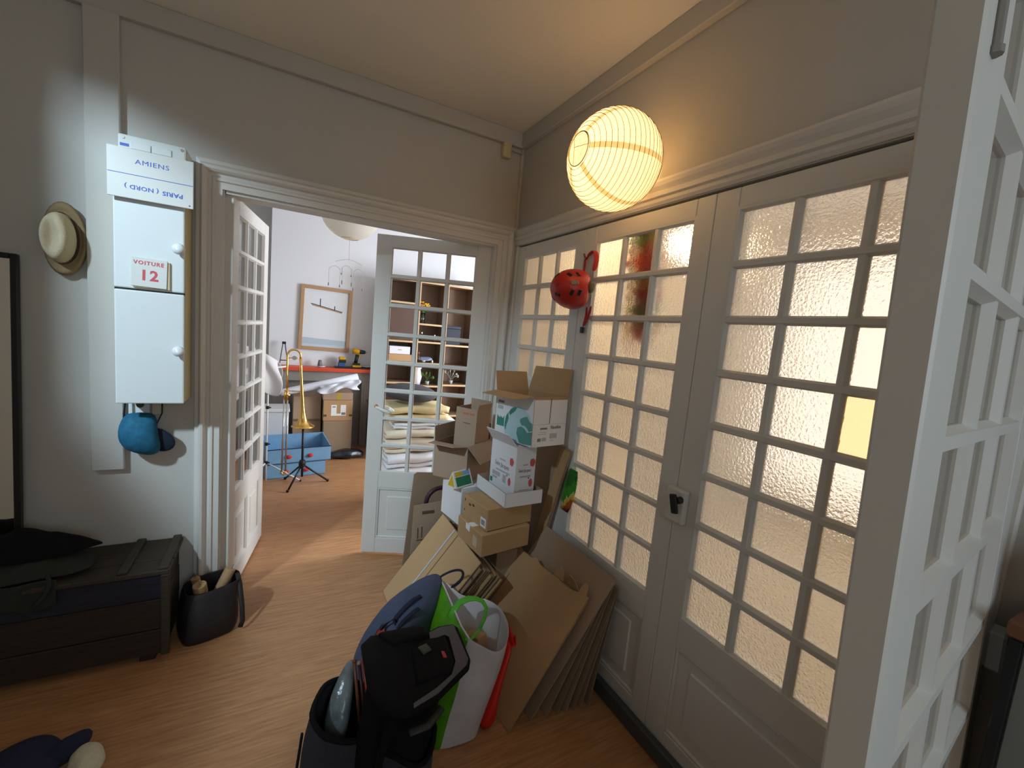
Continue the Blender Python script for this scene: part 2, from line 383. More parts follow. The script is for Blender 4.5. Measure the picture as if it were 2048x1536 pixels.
# ---------------------------------------------------------------- French doors
ROWS, PZ, ZT, ZB = 8, 0.1938, 2.164, 0.6136
def door_leaf(name, W, s0, s1, mat4, paint, pane_mats, handle=None, z0=0.018, z1=2.236, panels=1):
    r = sroot(name, mat4)
    th = 0.02; pitch = (W - s0 - s1) / 3.0
    def b(nm, x0, x1, za, zb):
        g = G(); g.rbox(x0, x1, -th, th, za, zb, 0.003); return g.build(nm, paint, r, local=True)
    b('stile', 0, s0, z0, z1); b('stile', W - s1, W, z0, z1)
    b('rail', s0, W - s1, ZT, z1); b('rail', s0, W - s1, 0.50, ZB); b('rail', s0, W - s1, z0, 0.13)
    oc = lambda h, k: [(-h, 0.004), (-h * .55, k), (h * .55, k), (h, 0.004), (h, -0.004), (h * .55, -k), (-h * .55, -k), (-h, -0.004)]
    hw = 0.0155
    gv = G(); gv.loft([[Vector((a, d, z)) for a, d in oc(hw, 0.016)] for z in (ZB, ZT)])
    v = gv.build('muntin', paint, r, local=True); v.location = (s0 + pitch, 0, 0)
    v2 = v.copy(); COL.objects.link(v2); v2.location = (s0 + 2 * pitch, 0, 0)
    gh = G(); gh.loft([[Vector((x, d, a)) for a, d in oc(hw, 0.0185)] for x in (s0, W - s1)])
    h0 = gh.build('muntin', paint, r, local=True)
    for i in range(1, ROWS):
        o = h0 if i == 1 else h0.copy()
        if i > 1: COL.objects.link(o)
        o.location = (0, 0, ZT - PZ * i)
    # bead round the glazed area
    gb = G()
    for z in (ZB, ZT): gb.loft([[Vector((x, d, z + a)) for a, d in oc(0.013, 0.0195)] for x in (s0 - .004, W - s1 + .004)])
    for x in (s0, W - s1): gb.loft([[Vector((x + a, d, z)) for a, d in oc(0.013, 0.0192)] for z in (ZB, ZT)])
    gb.build('glazing_bead', paint, r, local=True)
    meshes = {}
    for c in range(3):
        for i in range(ROWS):
            m = pane_mats(c, i)
            if m.name not in meshes:
                gp = G(); x = pitch / 2 - 0.009; z = PZ / 2 - 0.009
                gp.face([(-x, 0, -z), (x, 0, -z), (x, 0, z), (-x, 0, z)])
                o = gp.build('pane', m, r, local=True); meshes[m.name] = o.data
            else:
                o = bpy.data.objects.new('pane', meshes[m.name]); COL.objects.link(o); o.parent = r
            o.location = (s0 + pitch * (c + .5), 0, ZT - PZ * (i + .5))
    n = panels; x0, x1 = s0 - .002, W - s1 + .002
    for k in range(n):
        a = x0 + (x1 - x0) * k / n + (0.02 if k else 0); e = x0 + (x1 - x0) * (k + 1) / n - (0.02 if k < n - 1 else 0)
        g = G(); g.box(a, e, -0.008, 0.008, 0.128, 0.502)
        g.rbox(a + .07, e - .07, -0.014, 0.014, 0.19, 0.44, 0.006)
        for zz in (0.137, 0.493): g.rbox(a, e, -0.017, 0.017, zz - .007, zz + .007, 0.004)
        for xx in (a + .007, e - .007): g.rbox(xx - .007, xx + .007, -0.0168, 0.0168, 0.13, 0.50, 0.004)
        g.build('panel', paint, r, local=True)
    if n == 2: b('stile', (x0 + x1) / 2 - .02, (x0 + x1) / 2 + .02, .13, .5)
    return r, pitch
fr = lambda c, i: FROST
LEFT_LEAF, _ = door_leaf('door_1', 0.80, 0.10, 0.10, T(-0.238, 2.712, 0) @ RZ(79.9), WHITE, lambda c, i: CLEAR, panels=2)
RIGHT_LEAF, _ = door_leaf('door_2', 0.758, 0.094, 0.094, T(1.255, 2.742, 0) @ RZ(156.4), WHITE, lambda c, i: CLEAR)
DA, _ = door_leaf('door_3', 0.786, 0.095, 0.095, T(1.42, 0.336, 0) @ RZ(90), WHITE, lambda c, i: FROST_Y if (c == 0 and i == 3) else FROST)
DB, _ = door_leaf('door_4', 0.771, 0.081, 0.09, T(1.42, 1.123, 0) @ RZ(90), WHITE, lambda c, i: FROST if (c == 0 or (c == 1 and i < 5) ) else FROST_F)
DC, _ = door_leaf('door_5', 0.725, 0.073, 0.085, T(1.42, 1.896, 0) @ RZ(90), WHITE, lambda c, i: FROST_F)
ND, np_ = door_leaf('door_6', 0.786, 0.098, 0.095, T(0.652, 0.2154, 1.9617) @ RZ(6.3) @ RX(-1.92) @ RY(0.556) @ T(-0.098, 0, -1.9702), WHITE, lambda c, i: CLEARNEAR)
g = G(); g.rbox(1.348, 1.40, 0.262, 0.312, 0, 2.24, 0.004); struct('trim_11', g, TRIM)
# lever handles of the open leaf
PORC = M('white_porcelain', (0.75, 0.74, 0.72), 0.2)
for s in (1, -1):
    g = G(); g.lathe([(0.0, 0), (0.013, 0.001), (0.012, 0.004), (0.007, 0.006), (0.007, 0.03), (0.0, 0.031)], T(0.705, s * 0.02, 1.085) @ RX(-90 * s), 12)
    g.build('handle_rose', BRASS, RIGHT_LEAF, smooth=True, local=True)
    pts = [Vector((0.705 - k * 0.012, s * (0.045 + 0.012 * math.sin(k / 9 * PI)), 1.085 - 0.0045 * k)) for k in range(10)]
    g = G(); g.tube(pts, [0.006, 0.007, 0.008, 0.010, 0.011, 0.012, 0.0125, 0.012, 0.010, 0.005], 10); g.build('lever', PORC, RIGHT_LEAF, smooth=True, local=True)
# rim lock with a dark key on the frosted pair
g = G(); g.rbox(-0.02, 0.068, 0.02, 0.052, 0.985, 1.122, 0.008, T(0.786 - 0.04 - .006, 0, 0), 2); g.build('lock_case', M('painted_lock', (0.66, 0.64, 0.57), 0.4, vary=0.06, vs=30), DA, local=True)
g = G(); g.rbox(0.002, 0.026, 0.02, 0.044, 1.0, 1.115, 0.005); g.build('lock_keeper', WHITE, DB, local=True)
g = G(); g.lathe([(0, 0), (0.0135, 0), (0.0135, 0.018), (0.011, 0.022), (0, 0.022)], T(0.735, 0.052, 1.085) @ RX(-90), 16); g.build('key_barrel', BLACK, DA, smooth=False, local=True)
g = G(); g.rbox(-0.016, 0.016, 0, 0.012, -0.062, 0.012, 0.004, T(0.752, 0.070, 1.093) @ RY(16)); g.build('key_grip', BLACK, DA, local=True)
# latch lock and hinge of the near glazed door
g = G(); g.rbox(0.722, 0.776, -0.048, -0.02, 1.085, 1.165, 0.005); g.build('lock_case', M('grey_lock', (0.40, 0.40, 0.40), 0.4), ND, local=True)
g = G(); g.tube([(0.75, -0.048, 1.155), (0.75, -0.066, 1.155), (0.785, -0.068, 1.153)], 0.007, 8); g.build('latch_lever', STEEL, ND, local=True, smooth=True)
g = G(); g.tube([(0.035, -0.022, 1.972), (0.035, -0.022, 2.05)], 0.005, 8); g.tube([(0.035, -0.022, 1.966), (0.035, -0.022, 1.973)], 0.007, 8); g.build('hinge_pin', M('worn_hinge', (0.25, 0.23, 0.21), 0.5), ND, local=True)

# ================================================================ HALL: things on the walls
# ---- paper lantern mounted on the right wall, its axis across the wall
PAPER = paper_lamp('lit_rice_paper', (0.88, 0.75, 0.52), 0.52)
SEAM = paper_lamp('double_rice_paper', (0.62, 0.50, 0.33), 0.20)
LC = Vector((1.195, 1.483, 2.400)); LR = 0.195
lan = thing('paper_lantern', 'lit round white paper lantern on the wall above the frosted doors', 'lamp', (1.40, 1.483, 2.40))
LM = T(*LC) @ RY(-90)
prof = [(LR * math.sin(a), LR * 0.98 * math.cos(a)) for a in [PI - 0.33 - (PI - 0.66) * k / 30 for k in range(31)]]
ribbed = []
for k, (r, z) in enumerate(prof): ribbed.append((r * (1 - (0.010 if k % 2 else 0)), z))
g = G(); g.lathe(ribbed, LM, 48, caps=False); g.build('paper_shade', PAPER, lan, smooth=True)
g = G(); n = 22 * 44; sp = []
for k in range(n + 1):
    t = k / n; a = PI - 0.33 - (PI - 0.66) * t; sp.append(LM @ Vector((1.003 * LR * math.sin(a) * math.cos(2 * PI * 22 * t), 1.003 * LR * math.sin(a) * math.sin(2 * PI * 22 * t), 0.98 * LR * math.cos(a))))
g.tube(sp, 0.0012, 4); g.build('wire_spiral', M('lantern_wire', (0.16, 0.10, 0.05), 0.6), lan)
for s in range(6):
    g = G(); ph = 2 * PI * s / 6 + 0.42; L_ = []
    for k in range(25):
        a = PI - 0.36 - (PI - 0.72) * k / 24
        L_.append([LM @ Vector((1.0015 * LR * math.sin(a) * math.cos(ph + q), 1.0015 * LR * math.sin(a) * math.sin(ph + q), 0.982 * LR * math.cos(a))) for q in (-0.055 / max(.35, math.sin(a)), 0.055 / max(.35, math.sin(a)))])
    g.loft(L_, caps=False, ring_closed=False); g.build('paper_seam', SEAM, lan, smooth=True)
rr = LR * math.sin(0.33); zz = LR * 0.98 * math.cos(0.33)
ring = [LM @ Vector((rr * math.cos(2 * PI * j / 32), rr * math.sin(2 * PI * j / 32), zz)) for j in range(32)]
g = G(); g.tube(ring, 0.0022, 6, closed=True); g.build('opening_ring', M('ring_wire', (0.32, 0.2, 0.08), 0.4), lan)
tip = LM @ Vector((0, 0, zz + 0.02))
g = G(); g.tube([ring[3], tip, ring[14]], 0.0012, 5); g.tube([ring[24], tip], 0.0012, 5); g.build('wire_frame', M('frame_wire', (0.5, 0.38, 0.16), 0.4), lan)
g = G(); g.ball(LM @ Vector((0, 0, 0.06)), 0.034, 16, 12); g.build('bulb', emission('bulb_glow', (1.0, 0.68, 0.33), 46.0), lan, smooth=True)
g = G(); g.tube([LM @ Vector((0, 0, 0.03)), LM @ Vector((0, 0, -0.204))], 0.016, 12); g.build('bulb_holder', PORC, lan, smooth=True)

# ---- red helmet hanging by its chin strap
RED = M('red_helmet_shell', (0.44, 0.024, 0.015), 0.34, vary=0.1, vs=10)
REDS = M('red_webbing', (0.42, 0.02, 0.02), 0.7)
hel = thing('helmet', 'red vented climbing helmet hung by its strap on the white doors', 'helmet', (1.40, 1.80, 2.03))
HC = Vector((1.335, 1.86, 1.915)); HA = (0.142, 0.112, 0.100); HR = RZ(22).to_3x3()
def hsurf(a, t, k=1.0): return HC + HR @ Vector((-math.cos(a) * HA[0], math.sin(a) * math.cos(t) * HA[1], math.sin(a) * math.sin(t) * HA[2])) * k
g = G(); rings = []
for i in range(15):
    rg = []
    for j in range(40):
        t = 2 * PI * j / 40
        am = PI / 2 + 0.02 - 0.30 * max(0.0, math.cos(t - PI)) ** 6 - 0.10 * max(0.0, math.cos(t)) ** 4
        rg.append(hsurf(0.03 + (am - 0.03) * i / 14, t))
    rings.append(rg)
g.loft(rings, caps=False); g.face(rings[0]); g.build('shell', RED, hel, smooth=True, solid=0.004)
g = G(); g.loft([[hsurf(a, 2 * PI * j / 32, 0.93) for j in range(32)] for a in (0.8, 1.1, 1.4, 1.6)], caps=False); g.build('liner', M('olive_liner', (0.16, 0.13, 0.07), 0.7), hel, smooth=True)
def hmat(a, t, k=1.0):
    p = hsurf(a, t, k); nn = (HR @ Vector((-math.cos(a) / HA[0], math.sin(a) * math.cos(t) / HA[1], math.sin(a) * math.sin(t) / HA[2]))).normalized()
    e = HR @ Vector((-math.sin(a) * -HA[0], math.cos(a) * math.cos(t) * HA[1], math.cos(a) * math.sin(t) * HA[2])); e = (e - nn * e.dot(nn)).normalized(); f = nn.cross(e)
    m = Matrix((e, f, nn)).transposed().to_4x4(); m.translation = p; return m
for a, t in ((0.70, 2.05), (1.0, 2.30), (0.66, -2.62), (0.94, -2.80), (0.70, 1.0), (0.46, -1.3), (1.1, 0.75), (0.95, -0.75)):
    g = G(); m = hmat(a, t, 1.012); g.rbox(-0.009, 0.009, -0.015, 0.015, -0.006, 0.002, 0.002, m); g.build('vent', BLACK, hel)
g = G(); m = hmat(0.70, 2.86, 1.02); g.rbox(-0.019, 0.019, -0.010, 0.010, -0.004, 0.002, 0.002, m); g.build('badge', M('grey_badge', (0.25, 0.22, 0.17), 0.4, vary=0.5, vs=60), hel)
g = G(); g.ball(hsurf(1.45, 3.05, 0.98), (0.02, 0.02, 0.03), 12, 8); g.build('fit_dial', M('olive_plastic', (0.16, 0.14, 0.08), 0.4), hel, smooth=True)
g = G(); g.tube([(1.392, 1.868, 2.085), (1.388, 1.862, 2.045), (1.37, 1.84, 2.005)], 0.011, 8, flat=.3)
g.tube([(1.385, 1.842, 2.085), (1.384, 1.80, 2.115), (1.378, 1.765, 2.10), (1.372, 1.745, 2.05), (1.36, 1.75, 2.0)], 0.014, 8, flat=.3)
g.tube([(1.392, 1.868, 2.07), (1.39, 1.842, 2.09), (1.385, 1.815, 2.11)], 0.007, 8, flat=.3); g.build('chin_strap', REDS, hel, smooth=True, sub=2)
g = G(); g.tube([(1.38, 1.80, 1.835), (1.388, 1.80, 1.78), (1.388, 1.825, 1.725)], 0.011, 8, flat=.3)
g.tube([(1.38, 1.76, 1.84), (1.388, 1.785, 1.78), (1.388, 1.82, 1.73)], 0.011, 8, flat=.3); g.build('strap_tail', REDS, hel, smooth=True, sub=1)
g = G(); g.rbox(1.380, 1.394, 1.815, 1.84, 1.695, 1.728, 0.004); g.build('buckle', M('dark_buckle', (0.03, 0.025, 0.05), 0.4), hel)
g = G(); g.tube([(1.40, 1.868, 2.085), (1.388, 1.868, 2.088), (1.380, 1.868, 2.105)], 0.005, 8); g.build('hook', M('bronze_hook', (0.15, 0.08, 0.05), 0.4), hel, smooth=True)

# ---- meter cupboard, breaker box and signs on the back wall
CUPW = M('cupboard_lacquer', (0.72, 0.75, 0.74), 0.35, vary=0.01)
EDGEY = M('yellowed_edge', (0.62, 0.52, 0.30), 0.45)
cup = thing('meter_cupboard', 'tall narrow white two-door wall cupboard with round white knobs', 'cupboard', (-0.51, 2.684, 1.19))
g = G(); g.rbox(-0.632, -0.386, 2.512, 2.684, 1.193, 2.13, 0.004); g.build('carcass', EDGEY, cup)
for z0, z1, kz in ((1.190, 1.699, 1.44), (1.706, 2.135, 1.90)):
    g = G(); g.rbox(-0.635, -0.388, 2.497, 2.512, z0, z1, 0.006, None, 2); d = g.build('door', CUPW, cup)
    g = G(); g.lathe([(0, 0), (0.010, 0), (0.010, 0.012), (0.020, 0.018), (0.0245, 0.028), (0.021, 0.038), (0.010, 0.044), (0, 0.045)], T(-0.405, 2.497, kz) @ RX(90), 20); g.build('knob', M('white_knob', (0.78, 0.80, 0.80), 0.3), d, smooth=True)
g = G(); g.box(-0.634, -0.387, 2.503, 2.514, 1.6985, 1.7065); g.build('door_gap', BLACK, cup)
bx = thing('breaker_box', 'white plastic breaker box on top of the meter cupboard', 'electrical box', (-0.50, 2.684, 2.14))
PLW = M('white_plastic', (0.70, 0.73, 0.70), 0.35)
g = G(); g.rbox(-0.622, -0.386, 2.52, 2.684, 2.14, 2.352, 0.008, None, 2); b_ = g.build('case', PLW, bx)
for x in (-0.604, -0.402):
    g = G(); g.lathe([(0, 0), (0.006, 0), (0.006, 0.002), (0, 0.002)], T(x, 2.52, 2.337) @ RX(90), 12); g.build('screw', STEEL, b_)
for x0 in (-0.578, -0.506):
    g = G(); g.rbox(x0, x0 + 0.068, 2.515, 2.52, 2.296, 2.326, 0.002); g.build('window', M('pale_window', (0.76, 0.78, 0.77), 0.2), b_)
g = G(); g.box(-0.614, -0.585, 2.5185, 2.52, 2.303, 2.314); g.build('logo', BLUEINK, b_)
sg = thing('destination_sign', 'cream plastic train destination plate lettered AMIENS above upside-down PARIS (NORD)', 'sign', (-0.497, 2.476, 2.08))
PLATE = M('cream_plate', (0.70, 0.70, 0.66), 0.4)
g = G(); g.rbox(-0.645, -0.352, 2.470, 2.476, 2.082, 2.285, 0.002); g.build('plate', PLATE, sg)
g = G(); g.box(-0.643, -0.355, 2.4688, 2.4702, 2.1795, 2.1815); g.build('line', BLUEINK, sg)
TM = lambda x, z, r=0: T(x, 2.4695, z) @ RX(90) @ RZ(r)
text('AMIENS', 0.027, TM(-0.496, 2.235), BLUEINK, sg, spacing=1.12, bold=0.0, sx=1.15)
text('PARIS', 0.025, TM(-0.426, 2.128, 180), BLUEINK, sg, spacing=1.05, bold=0.0006, sx=1.12)
text('( NORD )', 0.024, TM(-0.532, 2.131, 180), BLUEINK, sg, spacing=1.05, bold=0.0004, sx=1.12)
g = G(); g.lathe([(0, 0), (0.0035, 0), (0.0035, 0.001), (0, 0.001)], T(-0.366, 2.470, 2.094) @ RX(90), 10); g.build('rivet', INK, sg)
cd = thing('carriage_card', 'small cream plate lettered VOITURE 12 in red on the upper cupboard door', 'sign', (-0.511, 2.494, 1.72))
g = G(); g.rbox(-0.574, -0.448, 2.483, 2.488, 1.717, 1.843, 0.0015, T(-0.511, 2.485, 1.78) @ RY(1.5) @ T(0.511, -2.485, -1.78)); g.build('plate', PLATE, cd)
g = G(); g.box(-0.569, -0.44, 2.488, 2.497, 1.714, 1.834); g.build('backing', EDGEY, cd)
TM2 = lambda x, z: T(x, 2.4825, z) @ RX(90) @ RZ(-1.5)
text('VOITURE', 0.0225, TM2(-0.512, 1.820), REDINK, cd, spacing=1.2, bold=0.0006)
text('12', 0.062, TM2(-0.512, 1.766), REDINK, cd, spacing=1.15, bold=0.0018)
sw = thing('wall_switch', 'white wall switch plate with round button under the meter cupboard', 'switch', (-0.59, 2.684, 1.13))
g = G(); g.rbox(-0.632, -0.548, 2.664, 2.684, 1.085, 1.185, 0.01, None, 2); g.build('plate', PLW, sw)
g = G(); g.lathe([(0.015, 0), (0.015, 0.006), (0.011, 0.006), (0.011, 0.002), (0, 0.002)], T(-0.585, 2.664, 1.155) @ RX(90), 18); g.build('button', M('dark_ring', (0.10, 0.09, 0.05), 0.4), sw)
g = G(); g.rbox(-0.54, -0.498, 2.655, 2.684, 1.105, 1.185, 0.004); g.build('socket', M('ivory_plastic', (0.55, 0.50, 0.40), 0.4), sw)
# blue peaked hat
NAVYS = M('navy_strap', (0.008, 0.012, 0.035), 0.8)
BLUEC = M('teal_blue_print_cotton', (0.012, 0.12, 0.22), 0.8, vary=0.6, vs=34)
cap = thing('cotton_hat', 'teal blue spotted cotton peaked hat hanging under the meter cupboard', 'hat', (-0.57, 2.66, 1.10))
g = G(); rings = []
for i, (z, cx, cy, a, b) in enumerate(((1.125, -0.578, 2.625, 0.052, 0.032), (1.09, -0.58, 2.618, 0.066, 0.044), (1.04, -0.583, 2.612, 0.075, 0.056), (0.985, -0.578, 2.612, 0.078, 0.056), (0.945, -0.562, 2.618, 0.066, 0.046), (0.92, -0.545, 2.625, 0.036, 0.026), (0.912, -0.54, 2.628, 0.008, 0.008))):
    rings.append([p + Vector((0.006, 0.004, 0)) * mnoise.noise(p * 30) for p in sup((cx, cy), a, b, z, 22, 2.2)])
g.loft(rings); g.build('crown', BLUEC, cap, smooth=True, sub=1)
g = G(); g.ball((-0.508, 2.632, 0.985), (0.072, 0.012, 0.052), 20, 10, RY(38)); g.build('peak', M('navy_peak', (0.006, 0.012, 0.03), 0.8), cap, smooth=True)
g = G(); g.tube([(-0.632, 2.63, 1.19), (-0.636, 2.622, 1.12), (-0.636, 2.615, 1.05)], 0.008, 8, flat=.4); g.build('strap', NAVYS, cap, smooth=True); g = G(); g.tube([(-0.494, 2.63, 1.19), (-0.494, 2.625, 1.12), (-0.512, 2.615, 1.07)], 0.007, 8, flat=.4); g.build('strap', NAVYS, cap, smooth=True) #M('navy_strap', (0.008, 0.012, 0.035), 0.8), cap, smooth=True)
# straw hat hung left of the boxed pipe
STRAW = M('cream_straw', (0.50, 0.42, 0.28), 0.8, vary=0.12, vs=90, bump=0.3, bs=300)
STRAWB = M('brown_straw_brim', (0.30, 0.21, 0.11), 0.85, vary=0.15, vs=90, bump=0.3, bs=300)
hat = thing('straw_hat', 'cream pinched straw hat with dark band hung on the grey wall', 'hat', (-0.835, 2.684, 1.90))
HM = T(-0.838, 2.662, 1.893)
g = G(); rings = []
for k, (s_, dy) in enumerate(((1.0, 0.0), (0.9, -0.012), (0.80, -0.004), (0.62, 0.0), (0.58, -0.004))):
    rings.append([HM @ Vector((0.074 * s_ * math.cos(t), dy + 0.010 * math.cos(2 * t), 0.156 * s_ * math.sin(t))) for t in [2 * PI * j / 32 for j in range(32)]])
g.loft(rings, caps=False); g.build('brim', STRAWB, hat, smooth=True, solid=0.003)
g = G(); rings = []
for k, (s_, dy) in enumerate(((1.0, 0.0), (0.99, -0.03), (0.96, -0.06), (0.90, -0.09), (0.78, -0.108), (0.5, -0.112), (0.15, -0.104))):
    rg = []
    for j in range(32):
        t = 2 * PI * j / 32; ex = 0.052 * s_ * math.cos(t); ez = 0.108 * s_ * math.sin(t)
        pinch = 0.030 * math.exp(-((ex + 0.012) / 0.016) ** 2) * (1 if k > 2 else 0) * (0.4 + 0.6 * (k - 2) / 4) * max(0, math.cos(ez / 0.108 * 1.3))
        rg.append(HM @ Vector((ex - 0.004, dy + pinch, ez)))
    rings.append(rg)
g.loft(rings); g.build('crown', STRAW, hat, smooth=True, sub=1)
g = G(); g.loft([[HM @ Vector((0.0545 * math.cos(t) - .004, dy, 0.1105 * math.sin(t))) for t in [2 * PI * j / 32 for j in range(32)]] for dy in (-0.002, -0.022)], caps=False); g.build('band', M('dark_hat_band', (0.06, 0.02, 0.025), 0.7), hat, smooth=True)
# small cable box near the ceiling corner, mirror, near cabinet
cb = thing('junction_box', 'small yellowed plastic box under the ceiling beam in the corner', 'electrical box', (1.262, 2.684, 2.83))
g = G(); g.rbox(1.232, 1.292, 2.640, 2.684, 2.785, 2.872, 0.005); g.build('case', M('yellowed_plastic', (0.62, 0.52, 0.30), 0.4), cb)
g = G(); g.tube([(1.292, 2.655, 2.85), (1.33, 2.66, 2.845), (1.392, 2.664, 2.845)], 0.007, 8); g.build('cable', WALL, cb, smooth=True)
mi = thing('mirror', 'tall black framed mirror leaning against the wall on the chest', 'mirror', (-1.25, 2.62, 0.5))
MM = T(-0.982, 2.60, 0.50) @ RX(-2.6)
g = G()
for x0, x1, z0, z1 in ((-0.022, 0, 0, 1.305), (-0.56, -0.538, 0, 1.305), (-0.538, -0.022, 0, 0.022), (-0.538, -0.022, 1.283, 1.305)): g.rbox(x0, x1, -0.014, 0.014, z0, z1, 0.003, MM)
g.build('frame', M('black_mirror_frame', (0.012, 0.012, 0.013), 0.4), mi)
g = G(); g.box(-0.538, -0.022, -0.002, 0.004, 0.022, 1.283, MM); g.build('glass', M('mirror_silver', (0.86, 0.86, 0.80), 0.03, metal=1.0), mi)

# ---- old wooden chest with clothes on it
CHW = M('dark_worn_planks', (0.030, 0.020, 0.012), 0.7, vary=0.45, vs=7, stretch=(1.2, 6, 12), bump=0.25, bs=20)
CHT = M('dark_grey_lid_planks', (0.048, 0.037, 0.025), 0.65, vary=0.4, vs=7, stretch=(1.2, 12, 6), bump=0.25, bs=20)
CHB = M('plank_with_blue_paint', (0.016, 0.017, 0.030), 0.7, vary=0.6, vs=5, stretch=(1.2, 6, 8), bump=0.25, bs=20)
ch = thing('wooden_chest', 'old dark plank chest against the wall under the mirror', 'chest', (-1.0, 2.5, 0))
for k, (z0, z1) in enumerate(((0.035, 0.155), (0.158, 0.305), (0.308, 0.425))):
    g = G(); g.rbox(-1.46, -0.43, 2.345 + .002 * (k % 2), 2.37, z0, z1, 0.004); o = g.build('plank', CHB if k == 2 else CHW, ch)
    g = G(); g.rbox(-0.455, -0.432 + .002 * (k % 2), 2.37, 2.665, z0, z1, 0.004); g.build('plank', CHW, ch)
for k in range(3):
    y0 = 2.335 + k * 0.113; g = G(); g.rbox(-1.47, -0.415, y0, y0 + 0.11, 0.427, 0.45 + .002 * (k % 2), 0.004); g.build('lid_plank', CHT, ch)
for x in (-0.60, -0.455, -1.2):
    g = G(); g.rbox(x, x + 0.035, 2.34, 2.672, 0.45, 0.464, 0.003); g.build('batten', CHT, ch)
g = G(); g.rbox(-0.447, -0.415, 2.335, 2.36, 0.03, 0.427, 0.004); g.build('corner_post', CHT, ch)
for x in (-1.4, -0.53): g = G(); g.rbox(x, x + 0.06, 2.36, 2.65, 0.0, 0.035, 0.004); g.build('skid', CHW, ch)
def mound(name, label, cat, mat, cx, cy, a, b, z, h, seed, group=None, hang=None, nz=0.35):
    def fn(u, v):
        t = 2 * PI * v; r = u
        edge = 1 + 0.22 * mnoise.noise(Vector((math.cos(t) * 1.3 + seed, math.sin(t) * 1.3, seed)))
        x = cx + a * r * edge * math.cos(t); y = cy + b * r * edge * math.sin(t)
        hh = h * (1 - r ** 2.6) * (1 + nz * mnoise.noise(Vector((x * 9, y * 9, seed)))) + 0.012 * mnoise.noise(Vector((x * 22, y * 22, seed)))
        return Vector((x, y, z + max(0.0, hh)))
    g = G(); g.grid(fn, 12, 40); bmesh.ops.remove_doubles(g.bm, verts=g.bm.verts[:], dist=1e-5)
    if hang: hang(g)
    return tag(g.build(name, mat, smooth=True, solid=0.006, sub=1), label, cat, group)
GREENC = M('grey_green_canvas', (0.026, 0.031, 0.024), 0.9, vary=0.2, vs=30)
def hang1(g):
    g.grid(lambda u, v: Vector((-0.96 + 0.17 * v + 0.01 * math.sin(9 * v), 2.338 - 0.012 * math.sin(6 * v + u * 3) - .004, 0.475 - 0.135 * u * (1 - 0.45 * abs(v - .45)))), 8, 10)
    g.tube([(-0.82, 2.345, 0.50), (-0.80, 2.325, 0.46), (-0.83, 2.322, 0.40), (-0.86, 2.324, 0.37)], 0.007, 8)
mound('canvas_jacket', 'grey-green canvas jacket lying on the chest with its sleeve hanging', 'jacket', GREENC, -1.03, 2.49, 0.36, 0.15, 0.468, 0.09, 1.3, hang=hang1)
mound('black_sweater', 'black sweater heaped on top of the green canvas jacket', 'sweater', BLACKC, -0.98, 2.50, 0.27, 0.105, 0.535, 0.085, 5.1)

# ---- dark tote with wooden rolls
LEA = M('dark_leather', (0.020, 0.016, 0.016), 0.5, vary=0.3, vs=20, bump=0.2, bs=40)
def open_bag(name, rings, mats, parent, rim=None, sub=1, th=0.004):
    g = G(); g.loft(rings, caps=False); g.face(list(reversed(rings[0])))
    return g.build(name, mats, parent, smooth=True, solid=th, sub=sub)
tt = thing('tote_bag', 'slumped dark brown leather tote beside the wooden chest', 'bag', (-0.29, 2.53, 0))
rings = []
for z, cx, cy, a, b in ((0.002, -0.285, 2.50, 0.115, 0.095), (0.05, -0.285, 2.505, 0.13, 0.11), (0.13, -0.287, 2.52, 0.125, 0.105), (0.20, -0.28, 2.535, 0.125, 0.09), (0.245, -0.275, 2.545, 0.12, 0.082)):
    rings.append([p + Vector((0.010, 0.010, 0.012 if z > .2 else 0)) * mnoise.noise(p * 14) for p in sup((cx, cy), a, b, z, 28, 3.2, 0.35)])
open_bag('bag_body', rings, LEA, tt)
g = G(); g.tube([(-0.165, 2.56, 0.26), (-0.150, 2.52, 0.22), (-0.135, 2.47, 0.12), (-0.13, 2.445, 0.05), (-0.14, 2.44, 0.02)], 0.012, 8, flat=.35); g.build('strap', LEA, tt, smooth=True)
PALEW = M('turned_pale_wood', (0.42, 0.26, 0.13), 0.5, vary=0.12, vs=12)
for k, (x, y, z, ax, r, lab) in enumerate(((-0.318, 2.485, 0.25, RX(12) @ RY(-6), 0.030, 'pale wooden roll with a nail on top standing in the leather tote'), (-0.205, 2.565, 0.265, RX(-18) @ RY(24), 0.026, 'pale wooden roll tilted at the right end of the leather tote'), (-0.345, 2.565, 0.245, RY(-14), 0.02, 'thin wooden roll at the back of the leather tote'))):
    rl = thing('wooden_roll', lab, 'wood roll', mat=T(x, y, z) @ ax)
    g = G(); g.lathe([(0, -0.18), (r, -0.18), (r, 0.018), (r * .95, 0.02), (0, 0.02)], None, 20); g.build('roll', PALEW, rl, local=True)
    g = G(); g.tube([(0.004, 0, 0.018), (0.004, 0.002, 0.045)], 0.003, 6); g.build('nail', STEEL, rl, local=True)
# slipper in the near corner
sl = thing('slipper', 'navy knitted slipper with cream fleece lining lying on the floor', 'slipper', (-0.66, 1.86, 0))
NAVY = M('navy_knit', (0.016, 0.017, 0.045), 0.95, vary=0.4, vs=80, bump=0.4, bs=200)
g = G(); g.ball((-0.735, 1.875, 0.054), (0.115, 0.12, 0.052), 24, 14, RZ(20), 0.2, 9); g.build('upper', NAVY, sl, smooth=True, sub=1)
g = G(); g.ball((-0.625, 1.88, 0.060), (0.075, 0.034, 0.040), 20, 10, RZ(32) @ RY(-12), 0.1, 20); g.build('cuff', NAVY, sl, smooth=True)
g = G(); g.ball((-0.555, 1.835, 0.040), (0.048, 0.068, 0.038), 24, 14, RZ(25), 0.12, 40); g.build('fleece', M('cream_fleece', (0.62, 0.56, 0.42), 0.95, vary=0.15, vs=60, bump=0.5, bs=150), sl, smooth=True, sub=1)

